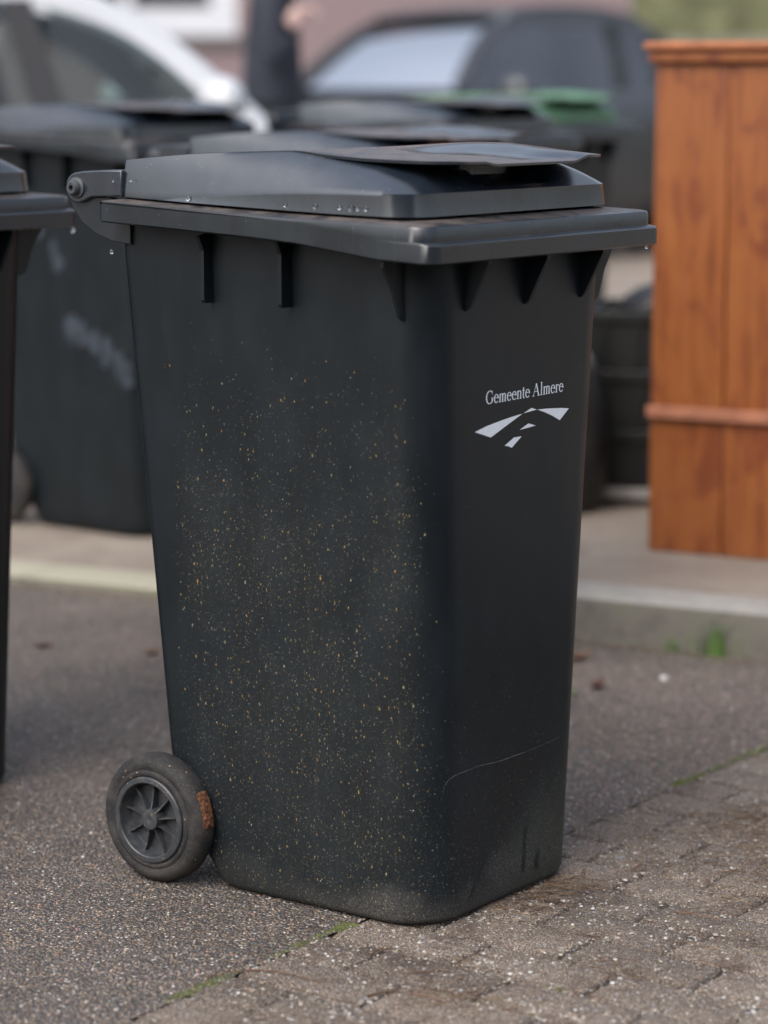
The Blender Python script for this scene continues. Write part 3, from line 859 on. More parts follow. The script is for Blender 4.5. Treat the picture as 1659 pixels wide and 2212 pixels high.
def glyph(ink, ch, T):
    TH, TN = .145, .055
    def st(p, w_=TH): ink.stroke(p, w_, T)
    def arc(cx_, cy_, rx, ry, a0, a1, n=16):
        pts = [(cx_ + rx * math.cos(R(lerp(a0, a1, k / n))), cy_ + ry * math.sin(R(lerp(a0, a1, k / n)))) for k in range(n + 1)]
        ws = [TN + (TH - TN) * abs(math.cos(R(lerp(a0, a1, k / n)))) ** 1.5 for k in range(n + 1)]
        ink.stroke(pts, ws, T)
    def serif(x, y, w_=.26): st([(x - w_ / 2, y), (x + w_ / 2, y)], .045)
    if ch == 'G':
        arc(.56, .5, .44, .485, 48, 318, 24); st([(.90, .42), (.90, .10)]); serif(.92, .425, .32); st([(.86, .97), (.90, .68)], .05); return 1.10
    if ch == 'e':
        arc(.35, .325, .255, .315, -5, 322, 22); st([(.10, .40), (.58, .40)], .05); return .68
    if ch == 'm' or ch == 'n':
        xs_ = (.17, .52, .87) if ch == 'm' else (.17, .55)
        for i, x in enumerate(xs_):
            st([(x, .02), (x, .62 if i == 0 else .48)]); serif(x, .022, .27)
        st([(.05, .585), (.17, .63)], .05)
        for a, b_ in zip(xs_, xs_[1:]): arc((a + b_) / 2 + .01, .46, (b_ - a) / 2, .165, 165, 0, 10)
        return 1.06 if ch == 'm' else .74
    if ch == 't':
        st([(.19, .84), (.19, .14)]); arc(.30, .14, .11, .12, 180, 300, 8); st([(.02, .62), (.38, .62)], .05); return .42
    if ch == 'A':
        st([(.50, .98), (.13, .02)], .06); st([(.50, .98), (.88, .02)], .155); st([(.26, .35), (.76, .35)], .05); serif(.13, .022, .28); serif(.88, .022, .34); return 1.06
    if ch == 'l':
        st([(.20, .02), (.20, 1.02)]); serif(.20, .022, .28); st([(.07, .98), (.20, 1.02)], .05); return .42
    if ch == 'r':
        st([(.17, .02), (.17, .62)]); serif(.17, .022, .28); st([(.05, .585), (.17, .63)], .05); arc(.32, .44, .15, .17, 165, 60, 8); st([(.37, .57), (.47, .55)], .13); return .50
    return .36
txt = 'Gemeente Almere'
ink = Ink(); adv = 0; S = .0188
widths = []
probe = Ink()
tot = sum(glyph(probe, c_, lambda q: q) for c_ in txt)
kx = .2035 / (tot * S)
for c_ in txt:
    T = lambda q, adv=adv: (-.095 + (adv + q[0]) * S * kx, .7535 + q[1] * S)
    adv += glyph(ink, c_, T)
ink.m.build('lettering', M['print'], body, recalc=False)
ink = Ink()
def curve_poly(base, mids):
    return base
for P in ([(-.120, .717), (-.079, .705), (-.036, .7190), (.002, .731), (-.028, .7290), (-.057, .7262), (-.09, .7225)],
          [(.004, .7312), (.022, .7322), (.040, .733), (.025, .737)],
          [(.041, .733), (.062, .7268), (.083, .7195), (.103, .711), (.127, .7262), (.107, .7288), (.086, .7305), (.064, .7320)],
          [(-.005, .708), (.0165, .7088), (.038, .710), (.018, .715)],
          [(-.043, .689), (-.0325, .6872), (-.024, .684), (.001, .698), (-.019, .6985)]):
    ink = Ink(); ink.poly(P); ink.m.build('emblem_piece', M['print'], body, recalc=False)
# scratch on the front
m = MB(); pts = [(-.167, .197), (-.166, .205), (-.165, .212), (-.158, .220), (-.145, .224), (-.114, .2245), (-.086, .225), (-.036, .2205), (.022, .220), (.081, .221), (.130, .2235)]
def frontx(y, z):
    r = lerp(.080, .063, z / .95); w_ = bwid(z); f = fx(z); ay = abs(y) - (w_ - r)
    return f if ay <= 0 else f - r + math.sqrt(max(0, r * r - ay * ay))
for k in range(len(pts) - 1):
    (y0, z0), (y1, z1) = pts[k], pts[k + 1]; h = .00030 if k in (2, 3, 4, 6, 7) else .00018
    m.add([(frontx(y0, z0) + .0004, y0, z0 - h), (frontx(y1, z1) + .0004, y1, z1 - h), (frontx(y1, z1) + .0004, y1, z1 + h), (frontx(y0, z0) + .0004, y0, z0 + h)], [(0, 1, 2, 3)])
M['scratch'] = simple('pale_scratch', (.16, .17, .18), .6, 90, .5)
m.build('scratch', M['scratch'], body, recalc=False)
# mud caked on the tyre
hw = [c_ for c_ in children_of(hero) if c_.name.startswith('wheel') and c_.location.y < 0][0]
m = MB(); rr = random.Random(5); NA, NW = 26, 9; ring_pts = []
for i in range(NA + 1):
    a = R(lerp(170, 212, i / NA) if False else lerp(-6 + rr.uniform(-1, 1), 36, i / NA))
    for j in range(NW + 1):
        t = lerp(-.0175, .0145, j / NW)
        e = min(i, NA - i) / 4; e2 = min(j, NW - j) / 2
        h = min(1, e) * min(1, e2)
        rad = itab(t, [(-.0185, .094), (-.014, .0985), (-.006, .1), (.003, .0995), (.0125, .0965), (.0195, .090)]) - .0004 - .003 * (1 - h) + (.0016 + .0028 * noise.noise(Vector((i * .6, j * .7, 3))) + rr.uniform(0, .0012)) * h
        # the tyre object is turned by 180 degrees about z: its own x is the bin's -x
        ring_pts.append((-math.cos(a) * rad, t, math.sin(a) * rad))
m.v = ring_pts
for i in range(NA):
    for j in range(NW):
        ed = min(i, NA - 1 - i) / 5 + min(j, NW - 1 - j) / 2.5
        if noise.noise(Vector((i * .35, j * .55, 8))) * .9 + ed < .32: continue
        a = i * (NW + 1) + j; m.f.append((a, a + 1, a + NW + 2, a + NW + 1))
m.build('mud', M['mud'], hw, smooth=60)
# water drops on the lid edge and hanging drops
def drop(name, p, r, parent, sz=(1, 1, 1)):
    m = MB(); m.ball((0, 0, 0), r, sz, 12, 8); o = m.build(name, M['water'], parent, smooth=180); o.location = p; return o
for x, z, r in ((-.375, 1.0385, .0042), (-.198, 1.034, .003), (-.145, 1.0335, .0036), (-.103, 1.033, .003), (-.083, 1.0325, .0048), (-.072, 1.0325, .003), (-.058, 1.0325, .0032), (-.483, 1.062, .0022), (-.512, 1.061, .002)):
    drop('water_drop', (x, -.2665 if x > -.49 else -.2725, z), r, hero, (1, .45, 1.05))
drop('water_drop', (-.530, -.258, .956), .0028, hero, (1, 1, 1.3))
drop('water_drop', (.060, .285, .9575), .0026, hero, (1, 1, 1.2))
drop('water_drop', (.074, .285, .955), .0038, others[0], (1, 1, 1.3))

# ================================================================== GRIT, LITTER, MOSS on the ground
def seam_d(p): return (p - B0).dot(BX) - SE
grit = MB(); rr = random.Random(11)
asph_c = [(.035, .036, .04), (.08, .075, .07), (.13, .12, .11), (.20, .15, .10), (.28, .20, .14), (.30, .17, .13), (.11, .12, .13), (.45, .43, .39), (.055, .05, .05)]
pav_c = [(.20, .16, .13), (.30, .25, .19), (.42, .38, .32), (.50, .48, .45), (.56, .55, .53), (.12, .11, .11), (.34, .25, .19), (.24, .24, .26), (.16, .12, .10)]
cnt = 0
def oct_stone(p, r, col):
    a = rr.uniform(0, 6.28); sx, sy, sz = r * rr.uniform(.7, 1.3), r * rr.uniform(.6, 1.0), r * rr.uniform(.4, .7)
    ca, sa = math.cos(a), math.sin(a)
    vs = []
    for k in range(5):
        t = 2 * math.pi * k / 5 + rr.uniform(-.2, .2); x, y = sx * math.cos(t), sy * math.sin(t)
        vs.append((p.x + x * ca - y * sa, p.y + x * sa + y * ca, p.z))
        x, y = x * .62, y * .62
        vs.append((p.x + x * ca - y * sa, p.y + x * sa + y * ca, p.z + sz * .8))
    vs.append((p.x, p.y, p.z + sz))
    fs = []
    for k in range(5):
        j = (k + 1) % 5; fs.append((2 * k, 2 * j, 2 * j + 1, 2 * k + 1)); fs.append((2 * k + 1, 2 * j + 1, 10))
    grit.add(vs, fs, col)
def inside_bin(p, m_=.0):
    q = p - B0; x, y = q.dot(BX), q.dot(BY); return -.40 < x < .0 and abs(y) < .2
for k in range(46000):
    y = 3.0 + 3.0 * rr.random() ** 1.6
    x = rr.uniform(-1, 1) * (y * .146 + .08); p = Vector((x, y, 0))
    if kc(x, y)[1] > -.01 or inside_bin(p): continue
    sd = seam_d(p)
    r = .0010 + .0024 * rr.random() ** 2.6
    if sd < 0:
        if rr.random() < .30: continue
        p.z = -.0004; col = rr.choice(asph_c)
        if rr.random() < .03: col = (.55, .53, .50)
    else:
        q = p - B0; cx_ = (q.dot(BY) - .031) / Wd; edge = min(cx_ % 1, 1 - cx_ % 1) * Wd
        p.z = .0002 if edge > .006 else -.0045
        col = rr.choice(pav_c); clump = noise.noise(p * 9) + .5 * noise.noise(p * 30)
        if col[0] > .5 and clump < .22: col = rr.choice(pav_c[:3] + pav_c[5:])
        if clump > .25: r *= 1.35
    kk = rr.uniform(.75, 1.12); col = tuple(c_ * kk for c_ in col)
    oct_stone(p, r, col)
for k in range(150):
    y = 3.1 + 1.5 * rr.random(); x = rr.uniform(-1, 1) * (y * .146 + .05); p = Vector((x, y, 0))
    if seam_d(p) < 0.01 and rr.random() < .6: continue
    if inside_bin(p) or seam_d(p) < 0 and rr.random() < .5: continue
    p.z = .0003; oct_stone(p, rr.uniform(.0024, .0042), rr.choice([(.58, .57, .55), (.45, .42, .38), (.50, .45, .36), (.24, .24, .25)]))
grit.build('grit', M['grit'], kind='stuff', label='loose light and dark grit on the road and the paving bricks', recalc=False)

# brown needles and crumbs
lit = MB(); rr = random.Random(21)
cl = []
for k in range(60):
    cl.append((bw(rr.uniform(0.0, .9), rr.uniform(-.75, 1.2)), rr.uniform(.02, .075), rr.randint(8, 34)))
cl += [(bw(.035, y), .028, 46) for y in (-.02, .03, .08, .13)] + [(bw(.12, .28), .05, 40), (bw(.22, .42), .06, 50), (bw(.05, .55), .06, 50), (bw(.10, -.30), .03, 30), (bw(.20, -.42), .04, 30), (bw(.3, -.2), .03, 30)]
bro = [(.075, .038, .022), (.11, .06, .033), (.16, .10, .055), (.05, .028, .018), (.20, .14, .08)]
def strand(p, a, ln, wd, col, lift):
    n = 5; bend = rr.uniform(-.9, .9); vs = []; q = Vector(p); 
    for k in range(n + 1):
        t = k / n; d = Vector((math.cos(a + bend * t), math.sin(a + bend * t), 0)); s_ = Vector((-d.y, d.x, 0)) * wd * (1 - .5 * t)
        z = .0012 + lift * math.sin(math.pi * t)
        vs += [q + s_ + Vector((0, 0, z)), q - s_ + Vector((0, 0, z)), q + Vector((0, 0, z + wd * 1.4))]
        q = q + d * ln / n
    fs = []
    for k in range(n):
        b_ = 3 * k; fs += [(b_, b_ + 3, b_ + 5, b_ + 2), (b_ + 1, b_ + 2, b_ + 5, b_ + 4)]
    lit.add(vs, fs, col)
def crumb(p, r, col):
    z = p.z; a = rr.uniform(0, 6.28); n = 5; vs = [(p.x + r * rr.uniform(.5, 1.2) * math.cos(a + 6.28 * k / n), p.y + r * rr.uniform(.5, 1.2) * math.sin(a + 6.28 * k / n), z + rr.uniform(0, r * .5)) for k in range(n)]
    vs.append((p.x, p.y, z + r * rr.uniform(.4, .9))); lit.add(vs, [(k, (k + 1) % n, n) for k in range(n)], col)
for c_, sp, n in cl:
    for k in range(n):
        p = c_ + Vector((rr.gauss(0, sp), rr.gauss(0, sp), 0))
        if inside_bin(p) or kc(p.x, p.y)[1] > -.02: continue
        strand((p.x, p.y, .001), rr.uniform(0, 6.28) if rr.random() < .5 else -BA + rr.gauss(.4, .5), rr.uniform(.010, .036), rr.uniform(.00035, .0007), rr.choice(bro), rr.uniform(0, .003))
    for k in range(n * 3):
        p = c_ + Vector((rr.gauss(0, sp), rr.gauss(0, sp), .0012))
        if inside_bin(p) or kc(p.x, p.y)[1] > -.02: continue
        crumb(p, rr.uniform(.0008, .0026), rr.choice(bro))
for k in range(1800):
    y = 3.1 + 2.4 * rr.random() ** 1.3; x = rr.uniform(-1, 1) * (y * .146 + .05); p = Vector((x, y, .0012))
    if inside_bin(p) or kc(x, y)[1] > -.02: continue
    if seam_d(p) < 0 and rr.random() < .55: continue
    crumb(p, rr.uniform(.0008, .0022), rr.choice(bro))
for k in range(900):   # debris washed against the kerb
    u = rr.uniform(-1.8, 1.2); p = kw(u, -abs(rr.gauss(0, .035)) - .004, .001); crumb(p, rr.uniform(.0015, .005), rr.choice(bro + [(.22, .15, .13)]))
lit.build('plant_litter', M['litter'], kind='stuff', label='brown needles and crumbs scattered over the paving', recalc=False)

# moss along the seam
moss = MB(); rr = random.Random(31)
gr = [(.085, .14, .018), (.13, .19, .025), (.06, .09, .015), (.14, .15, .04), (.11, .085, .04)]
def moss_patch(yc, ln, wd, n):
    for k in range(n):
        yy = yc + rr.gauss(0, ln); xx = SE + .001 + rr.gauss(0, wd)
        p = bw(xx, yy); r = rr.uniform(.0010, .0030); col = rr.choice(gr)
        vs = []; a = rr.uniform(0, 6)
        for i in range(4): vs.append((p.x + r * math.cos(a + i * 1.57), p.y + r * math.sin(a + i * 1.57), -.002))
        vs.append((p.x + rr.uniform(-r, r) * .6, p.y + rr.uniform(-r, r) * .6, rr.uniform(.0010, .0030))); moss.add(vs, [(i, (i + 1) % 4, 4) for i in range(4)], col)
for a in ((-.575, .022, .005, 150), (-.535, .010, .005, 90), (-.615, .012, .004, 60), (-.50, .010, .003, 35), (-.395, .012, .003, 45), (-.345, .007, .004, 60), (-.30, .012, .003, 40), (-.255, .010, .005, 150), (-.235, .007, .006, 70), (.735, .014, .006, 240), (.785, .014, .005, 160), (.86, .02, .004, 90), (.93, .015, .004, 70), (1.0, .025, .006, 200), (-.44, .25, .003, 60), (.6, .3, .003, 110)): moss_patch(*a)
for k in range(500):    # a little in the joints between bricks
    j = rr.choice(range(-7, 4)); x = rr.uniform(.2, .9)
    if noise.noise(Vector((x * 6, j * 1.7, 0))) < .15: continue
    p = bw(x, .031 + Wd * j + rr.gauss(0, .0015)); r = rr.uniform(.001, .0022)
    moss.add([(p.x - r, p.y - r, -.004), (p.x + r, p.y - r, -.004), (p.x + r, p.y + r, -.004), (p.x - r, p.y + r, -.004), (p.x, p.y, rr.uniform(.0, .0025))], [(i, (i + 1) % 4, 4) for i in range(4)], rr.choice(gr))
moss.build('moss', M['moss'], kind='stuff', label='green moss growing in the seam between asphalt and bricks', recalc=False)

# grass tuft at the kerb
def tuft(u, v, n, h, seed, lab):
    rr = random.Random(seed); m = MB()
    for k in range(n):
        a = rr.uniform(0, 6.28); L_ = h * rr.uniform(.45, 1.0); b0 = kw(u + rr.gauss(0, .012), v + rr.gauss(0, .006)); w_ = rr.uniform(.0012, .0028); lean = rr.uniform(.1, .8)
        col = rr.choice([(.10, .24, .035), (.14, .30, .05), (.07, .17, .03), (.20, .32, .08)]); vs = []
        for i in range(6):
            t = i / 5; o = lean * t * t * L_; p = Vector((b0.x + math.cos(a) * o, b0.y + math.sin(a) * o, L_ * (t - .25 * lean * t * t))); s_ = Vector((-math.sin(a), math.cos(a), 0)) * w_ * (1 - t * .9)
            vs += [p + s_, p - s_]
        m.add(vs, [(2 * i, 2 * i + 1, 2 * i + 3, 2 * i + 2) for i in range(5)], col)
    return m.build('grass_tuft', M['grass'], recalc=False, label=lab, category='grass')
tuft(.317, -.012, 46, .105, 2, 'bright green grass tuft growing against the kerb below the wooden box')
tuft(.235, -.010, 9, .045, 3, 'small pale green seedling at the kerb, left of the grass tuft')

def leaf(name, p, ln, mat, rz, lab, cat='leaf', curl=.3):
    m = MB(); n = 6
    for i in range(n + 1):
        t = i / n; w_ = ln * .28 * math.sin(math.pi * min(1, t * .95 + .04)) ; x = (t - .5) * ln; z = .004 + curl * ln * (t - .5) ** 2 * 2
        m.v += [(x, -w_, z + w_ * curl), (x, 0, z), (x, w_, z + w_ * curl)]
    for i in range(n):
        for j in range(2): a = 3 * i + j; m.f.append((a, a + 3, a + 4, a + 1))
    o = m.build(name, mat, recalc=False, smooth=180, label=lab, category=cat); o.location = p; o.rotation_euler = (0, 0, rz)
    sm = o.modifiers.new('solid', 'SOLIDIFY'); sm.thickness = .0008
    return o
leaf('fallen_leaf', (.411, 5.42, .0), .06, M['leafbrown'], .3, 'pinkish brown curled leaf lying right beside the bin near the kerb', curl=.5)
leaf('fallen_leaf', (.428, 5.15, .0), .05, M['leafred'], 1.1, 'dark reddish leaf on the asphalt between bin and kerb', curl=.6)
leaf('fallen_leaf', (.375, 5.10, .0), .026, M['leafgreen'], 2.0, 'tiny green leaf at the right side of the bin')
leaf('fallen_leaf', (-.735, 5.55, .0), .05, M['leafred'], .2, 'dark red leaf on the asphalt left of the bin')
leaf('fallen_leaf', (-.495, 5.48, .0), .045, M['twig'], .9, 'dark brown leaf on the asphalt close to the front bin body')
def pebble(p, r, lab):
    m = MB(); m.ball((0, 0, r * .5), r, (1, .8, .7), 10, 6); o = m.build('pebble', M['stone_white'], smooth=180, label=lab, category='pebble'); o.location = p; return o
pebble((.570, 5.23, 0), .009, 'white pebble on the asphalt below the grass tuft')
def twig(p0, p1, r, sag, lab, col='twig'):
    m = MB(); a, b_ = Vector(p0), Vector(p1); d = b_ - a; s_ = Vector((-d.y, d.x, 0)).normalized(); pts = []
    for k in range(9):
        t = k / 8; pts.append(a + d * t + s_ * math.sin(t * 4.2) * sag * d.length + Vector((0, 0, r + .0015 + .002 * math.sin(t * 3.1))))
    m.tube(pts, r, 6, r * .4); return m.build('twig', M[col], smooth=60, label=lab, category='twig')
import itertools
def gp(px, py):  # photograph pixel of the ground at z=0, to plan where litter lies
    xx, yy = px / 1.1302, py / 1.1302; f = 5680.; p_ = R(9.275)
    u_ = (xx - 829.5) / f; v_ = -(yy - 1106) / f
    d = Vector((u_, math.cos(p_) + v_ * math.sin(p_), -math.sin(p_) + v_ * math.cos(p_))); t = -CAM_H / d.z
    return Vector((d.x * t, d.y * t, 0))
twig(gp(905, 2335), gp(972, 2318), .0012, .10, 'short curved brown twig on bricks below the bin corner')
twig(gp(500, 2390), gp(640, 2372), .0010, .04, 'thin brown twig crossing the mossy seam')
twig(gp(600, 2372), gp(790, 2402), .0014, .03, 'dark brown twig on bricks right of the mossy seam')
twig(gp(895, 2440), gp(985, 2425), .0019, .05, 'thick dark brown twig near the bottom edge of the picture')
twig(gp(1640, 2230), gp(1790, 2256), .0010, .03, 'straw coloured stalk on the bricks at the right', 'leafbrown')
twig(gp(1672, 2228), gp(1712, 2252), .0009, .06, 'short stalk crossing the straw coloured one', 'leafbrown')
twig(gp(1540, 2130), gp(1600, 2105), .0012, .05, 'pale curved stalk on the bricks right of the bin base', 'leafbrown')
twig(gp(1000, 2430), gp(1110, 2462), .0012, .06, 'light brown twig at the bottom edge between brick joints', 'leafbrown')

# ================================================================== WOODEN BOX
def uvec_rz(): return math.atan2(KU.y, KU.x)
base_z = .096
box = empty('wooden_cabinet', kw(-.08, .625, base_z), uvec_rz(), label='tall orange stained wooden cabinet on the pavement with a pale batten across its planks', category='cabinet')
BWd, BD, BH = 1.10, .55, 1.150
nplk = 6; pw = BWd / nplk
rr = random.Random(4)
for side, zlo, zhi in ((0, .0, .322), (1, .345, BH)):
    for k in range(nplk):
        m = MB(); x0, x1 = k * pw + .001, (k + 1) * pw - .001; yo = rr.uniform(0, .0025)
        m.box(x0, x1, yo, .02, zlo, zhi); bevel(m.build('plank', M['wood'], box), .003, 2)
npd = 3; pd = BD / npd
for sx in (0, BWd):
    for k in range(npd):
        m = MB(); a, b_ = (sx - .0, sx - .02) if sx else (0.0, .02)
        m.box(min(a, b_) - (.0 if sx else .002), max(a, b_) + (.002 if sx else 0), .021 + k * pd, .021 + (k + 1) * pd - .002, 0, BH); bevel(m.build('plank', M['wood'], box), .003, 2)
m = MB(); m.box(.002, BWd - .002, BD, BD + .018, 0, BH); m.build('back_panel', M['wood'], box)
m = MB(); m.box(-.004, BWd + .004, -.016, -.0005, .322, .350); bevel(m.build('batten', M['wood_pale'], box), .003, 2)
m = MB(); m.box(-.012, BWd + .012, -.016, BD + .03, BH + .001, BH + .028); bevel(m.build('cornice', M['wood'], box), .006, 3)
m = MB(); m.box(-.022, BWd + .022, -.028, BD + .04, BH + .029, BH + .050); bevel(m.build('cap_board', M['wood_cap'], box), .008, 3)

# ================================================================== CRATES AND BAGS in the gap
def crate(p, rz, lab):
    r = empty('crate', p, rz, label=lab, category='crate', group='black crates stacked beside the wooden cabinet')
    w_, d_, h_ = .60, .40, .155
    m = MB()
    m.box(0, w_, 0, d_, 0, .01)
    for a in ((0, w_, 0, .008), (0, w_, d_ - .008, d_), (0, .008, .008, d_ - .008), (w_ - .008, w_, .008, d_ - .008)): m.box(*a, .01, h_ - .03)
    bevel(m.build('crate_wall', M['crate'], r), .002, 1)
    m = MB(); e = .012
    m.box(-e, w_ + e, -e, .0, h_ - .03, h_); m.box(-e, w_ + e, d_, d_ + e, h_ - .03, h_); m.box(-e, 0, 0, d_, h_ - .03, h_); m.box(w_, w_ + e, 0, d_, h_ - .03, h_)
    bevel(m.build('crate_rim', M['crate'], r), .003, 2)
    for k in range(7):
        m = MB(); x = .03 + k * .088; m.box(x, x + .012, -.010, -.0005, .012, h_ - .031); m.build('crate_rib', M['crate'], r)
    return r
cz = .10
board = MB(); board.box(0, .66, 0, .46, 0, .028); bo = bevel(board.build('board', M['board'], label='grey board lying under the stack of black crates', category='board'), .003)
bo.location = (.535, 6.90, cz + .012); bo.rotation_euler = (0, 0, R(-12))
sup = MB(); sup.box(.02, .64, .05, .42, 0, .0118); so = sup.build('spacer', M['crate'], label='dark slat carrying the grey board under the crates', category='slat'); so.location = (.535, 6.90, cz); so.rotation_euler = (0, 0, R(-12))
for k, lab in enumerate(('black crate at the bottom of the stack, on the grey board', 'black crate in the middle of the stack beside the cabinet', 'black crate at the top of the stack, carrying a rubbish bag')):
    crate((.545 + .008 * (k % 2), 6.925, cz + .0405 + k * .157), R(-12 + (k - 1) * 1.5), lab)
def bag(p, rx, ry, h, seed, lab):
    m = MB(); rr = random.Random(seed); seg, n = 40, 22; rings = []
    for k in range(n + 1):
        t = k / n; z = h * t
        prof = (math.sin(math.pi * min(1, t * 1.02 + .10)) ** .55) if t < .88 else lerp(.42, .10, (t - .88) / .12)
        if k == 0: prof = .6
        ring = []
        for i in range(seg):
            a = 2 * math.pi * i / seg; q = 1 + .10 * noise.noise(Vector((math.cos(a) * 2.2, math.sin(a) * 2.2, t * 4 + seed))) + .05 * math.sin(a * 9 + t * 7 + seed) * t
            ring.append((rx * prof * q * math.cos(a), ry * prof * q * math.sin(a), z + .02 * noise.noise(Vector((math.cos(a) * 3, math.sin(a) * 3, seed))) * min(1, t * 5)))
        rings.append(ring)
    for tt, rr_ in ((1.02, .18), (1.06, .30)): rings.append([(rx * rr_ * (1 + .3 * math.sin(i * 1.7)) * math.cos(2 * math.pi * i / seg), ry * rr_ * math.sin(2 * math.pi * i / seg), h * tt + .01 * math.sin(i * 2.1)) for i in range(seg)])
    m.loft(rings); o = m.build('rubbish_bag', M['bag'], smooth=60, label=lab, category='rubbish bag'); o.location = p; return o
bag((.505, 6.83, pave_h(.505, 6.83)), .085, .10, .50, 2, 'tall black rubbish bag standing just behind the front bin at its right')
bag((.80, 7.06, cz + .0405 + 3 * .157 - .055), .17, .15, .13, 6, 'black rubbish bag lying on top of the crate stack')

# ================================================================== CARS
def car(loc, rz, paint_, lab, prof, hood, halfw=.88, length=4.2, glass='glass', Rr=.31, pillars=(.24, -1.05)):
    root = empty('parked_car', loc, rz, label=lab, category='car')
    L2 = length / 2
    st = [-L2, -L2 + .06, -L2 + .25] + [lerp(-L2 + .45, L2 - .35, k / 11) for k in range(12)] + [L2 - .2, L2 - .05, L2]
    rings = []
    for x in st:
        zt = smtab(x, hood, .05); t = abs(x) / L2; hw_ = halfw * (1 - .16 * ss(t, .72, 1.0)); zbm = .20 + .10 * ss(t, .9, 1)
        if t > .985: zt -= .10
        half = [(0, zt + .012), (.45 * hw_, zt + .010), (.80 * hw_, zt - .004), (.90 * hw_, zt - .03), (.955 * hw_, zt - .10), (.99 * hw_, zt - .24), (1.0 * hw_, .55), (.985 * hw_, .40), (.95 * hw_, .27), (.86 * hw_, zbm), (0, zbm)]
        ring = [(x, y, z) for y, z in half] + [(x, -y, z) for y, z in reversed(half[1:-1])]
        rings.append(ring)
    m = MB(); m.loft(rings); b_ = m.build('car_body', paint_, root, smooth=50)
    # roof rails sweep from windscreen base to rear, pillars and glass
    def rail(x, z, sgn):
        zb_ = smtab(x, hood, .05); k = max(0, min(1, (z - .95) / .55)); return Vector((x, sgn * lerp(halfw * .93, halfw * .66, k), z))
    pts = []
    n = 28
    for k in range(n + 1):
        t = k / n * (len(prof) - 1); i = min(int(t), len(prof) - 2); f_ = t - i
        P = [prof[max(0, i - 1)], prof[i], prof[i + 1], prof[min(len(prof) - 1, i + 2)]]
        pts.append(tuple(.5 * (2 * P[1][c_] + (P[2][c_] - P[0][c_]) * f_ + (2 * P[0][c_] - 5 * P[1][c_] + 4 * P[2][c_] - P[3][c_]) * f_ ** 2 + (3 * P[1][c_] - P[0][c_] - 3 * P[2][c_] + P[3][c_]) * f_ ** 3) for c_ in (0, 1)))
    # A-pillar from pts[0] upward, roof, then C pillar
    for sgn in (-1, 1):
        m = MB(); rings = []
        for k, (x, z) in enumerate(pts):
            p = rail(x, z, sgn); q = pts[min(k + 1, n)]; q0 = pts[max(k - 1, 0)]; d = Vector((q[0] - q0[0], 0, q[1] - q0[1])).normalized(); nn = Vector((-d.z, 0, d.x)); nn = nn if nn.z > 0 else -nn
            tk = .058; inw = Vector((0, -sgn * .07, .012))
            rings.append([p + nn * tk * .4, p + nn * tk + inw * .5, p + nn * tk + inw, p - nn * tk * .2 + inw, p - nn * tk])
        m.loft(rings); m.build('roof_rail', paint_, root, smooth=55)
    ztop = max(p[1] for p in pts)
    ri = [k for k, p in enumerate(pts) if p[1] > ztop - .085]
    k0, k1 = ri[0], ri[-1]
    m = MB()
    for k in range(k0, k1 + 1):
        a, c_ = rail(*pts[k], -1), rail(*pts[k], 1)
        for j in range(13):
            s_ = j / 12; p = a.lerp(c_, s_); m.v.append((p.x, p.y * .97, p.z + .042 + .022 * math.sin(math.pi * s_)))
    for k in range(k1 - k0):
        for j in range(12): q = k * 13 + j; m.f.append((q, q + 13, q + 14, q + 1))
    o = m.build('roof', paint_, root, smooth=180, recalc=False); sm = o.modifiers.new('s', 'SOLIDIFY'); sm.thickness = .03
    def glass_strip(name, ka, kb, mat):
        m = MB(); cnt_ = 0
        for k in range(ka, kb + 1):
            a, c_ = rail(*pts[k], -1), rail(*pts[k], 1)
            for j in range(11):
                s_ = j / 10; p = a.lerp(c_, s_); bow = .06 * math.sin(math.pi * s_) * (1 if pts[k][0] > 0 else -1)
                m.v.append((p.x + bow * .8, p.y * .93, p.z + .015))
            cnt_ += 1
        for k in range(cnt_ - 1):
            for j in range(10): q = k * 11 + j; m.f.append((q, q + 11, q + 12, q + 1))
        return m.build(name, mat, root, smooth=180, recalc=False)
    glass_strip('windscreen', 0, k0, M['glass_wind']); glass_strip('rear_window', k1, n, M['glass_dark'])
    # side panes split by the B pillar
    belt = lambda x: smtab(x, hood, .05) + .0
    for sgn in (-1, 1):
        def pane(xa, xb, mat):
            up_ = [p for p in pts if xa <= p[0] <= xb]; up_ = sorted(up_)
            if not up_: return
            zat = lambda x: itab(x, sorted(pts))
            up_ = [(xa, zat(xa))] + [p for p in up_ if xa + .01 < p[0] < xb - .01] + [(xb, zat(xb))]
            m = MB()
            for x, z in up_:
                a = rail(x, z - .03, sgn); c_ = rail(x, max(.9, belt(x) - .03), sgn); a.y *= .985; c_.y *= .985
                m.v += [tuple(a), tuple(c_)]
            for i in range(len(up_) - 1): m.f.append((2 * i, 2 * i + 1, 2 * i + 3, 2 * i + 2))
            m.build('side_window', mat, root, smooth=180, recalc=False)
        xA, xZ = pts[0][0] - .03, pts[-1][0] + .12
        xB, xC = pillars
        pane(xB + .04, xA, M[glass]); pane(xC + .03, xB - .04, M[glass]); pane(xZ, xC - .03, M['glass_dark'])
        for xp, ln in ((xB, .060), (xC, .05)):
            zt_ = itab(xp, sorted(pts)); m = MB(); a = rail(xp - .07, zt_ - .01, sgn); c_ = rail(xp + .05, belt(xp) - .04, sgn)
            m.loft([[c_ + Vector((dx, dy * sgn, 0)) for dx, dy in ((-ln, 0), (ln, 0), (ln, -.04), (-ln, -.04))], [a + Vector((dx * .8, dy * sgn, 0)) for dx, dy in ((-ln, 0), (ln, 0), (ln, -.04), (-ln, -.04))]])
            m.build('door_pillar', M['car_black'], root)
        # mirror
        m = MB(); m.ball((pts[0][0] - .19, sgn * (halfw + .12), 1.07), .118, (.72, 1.15, .80), 16, 10); m.build('wing_mirror', paint_, root, smooth=180)
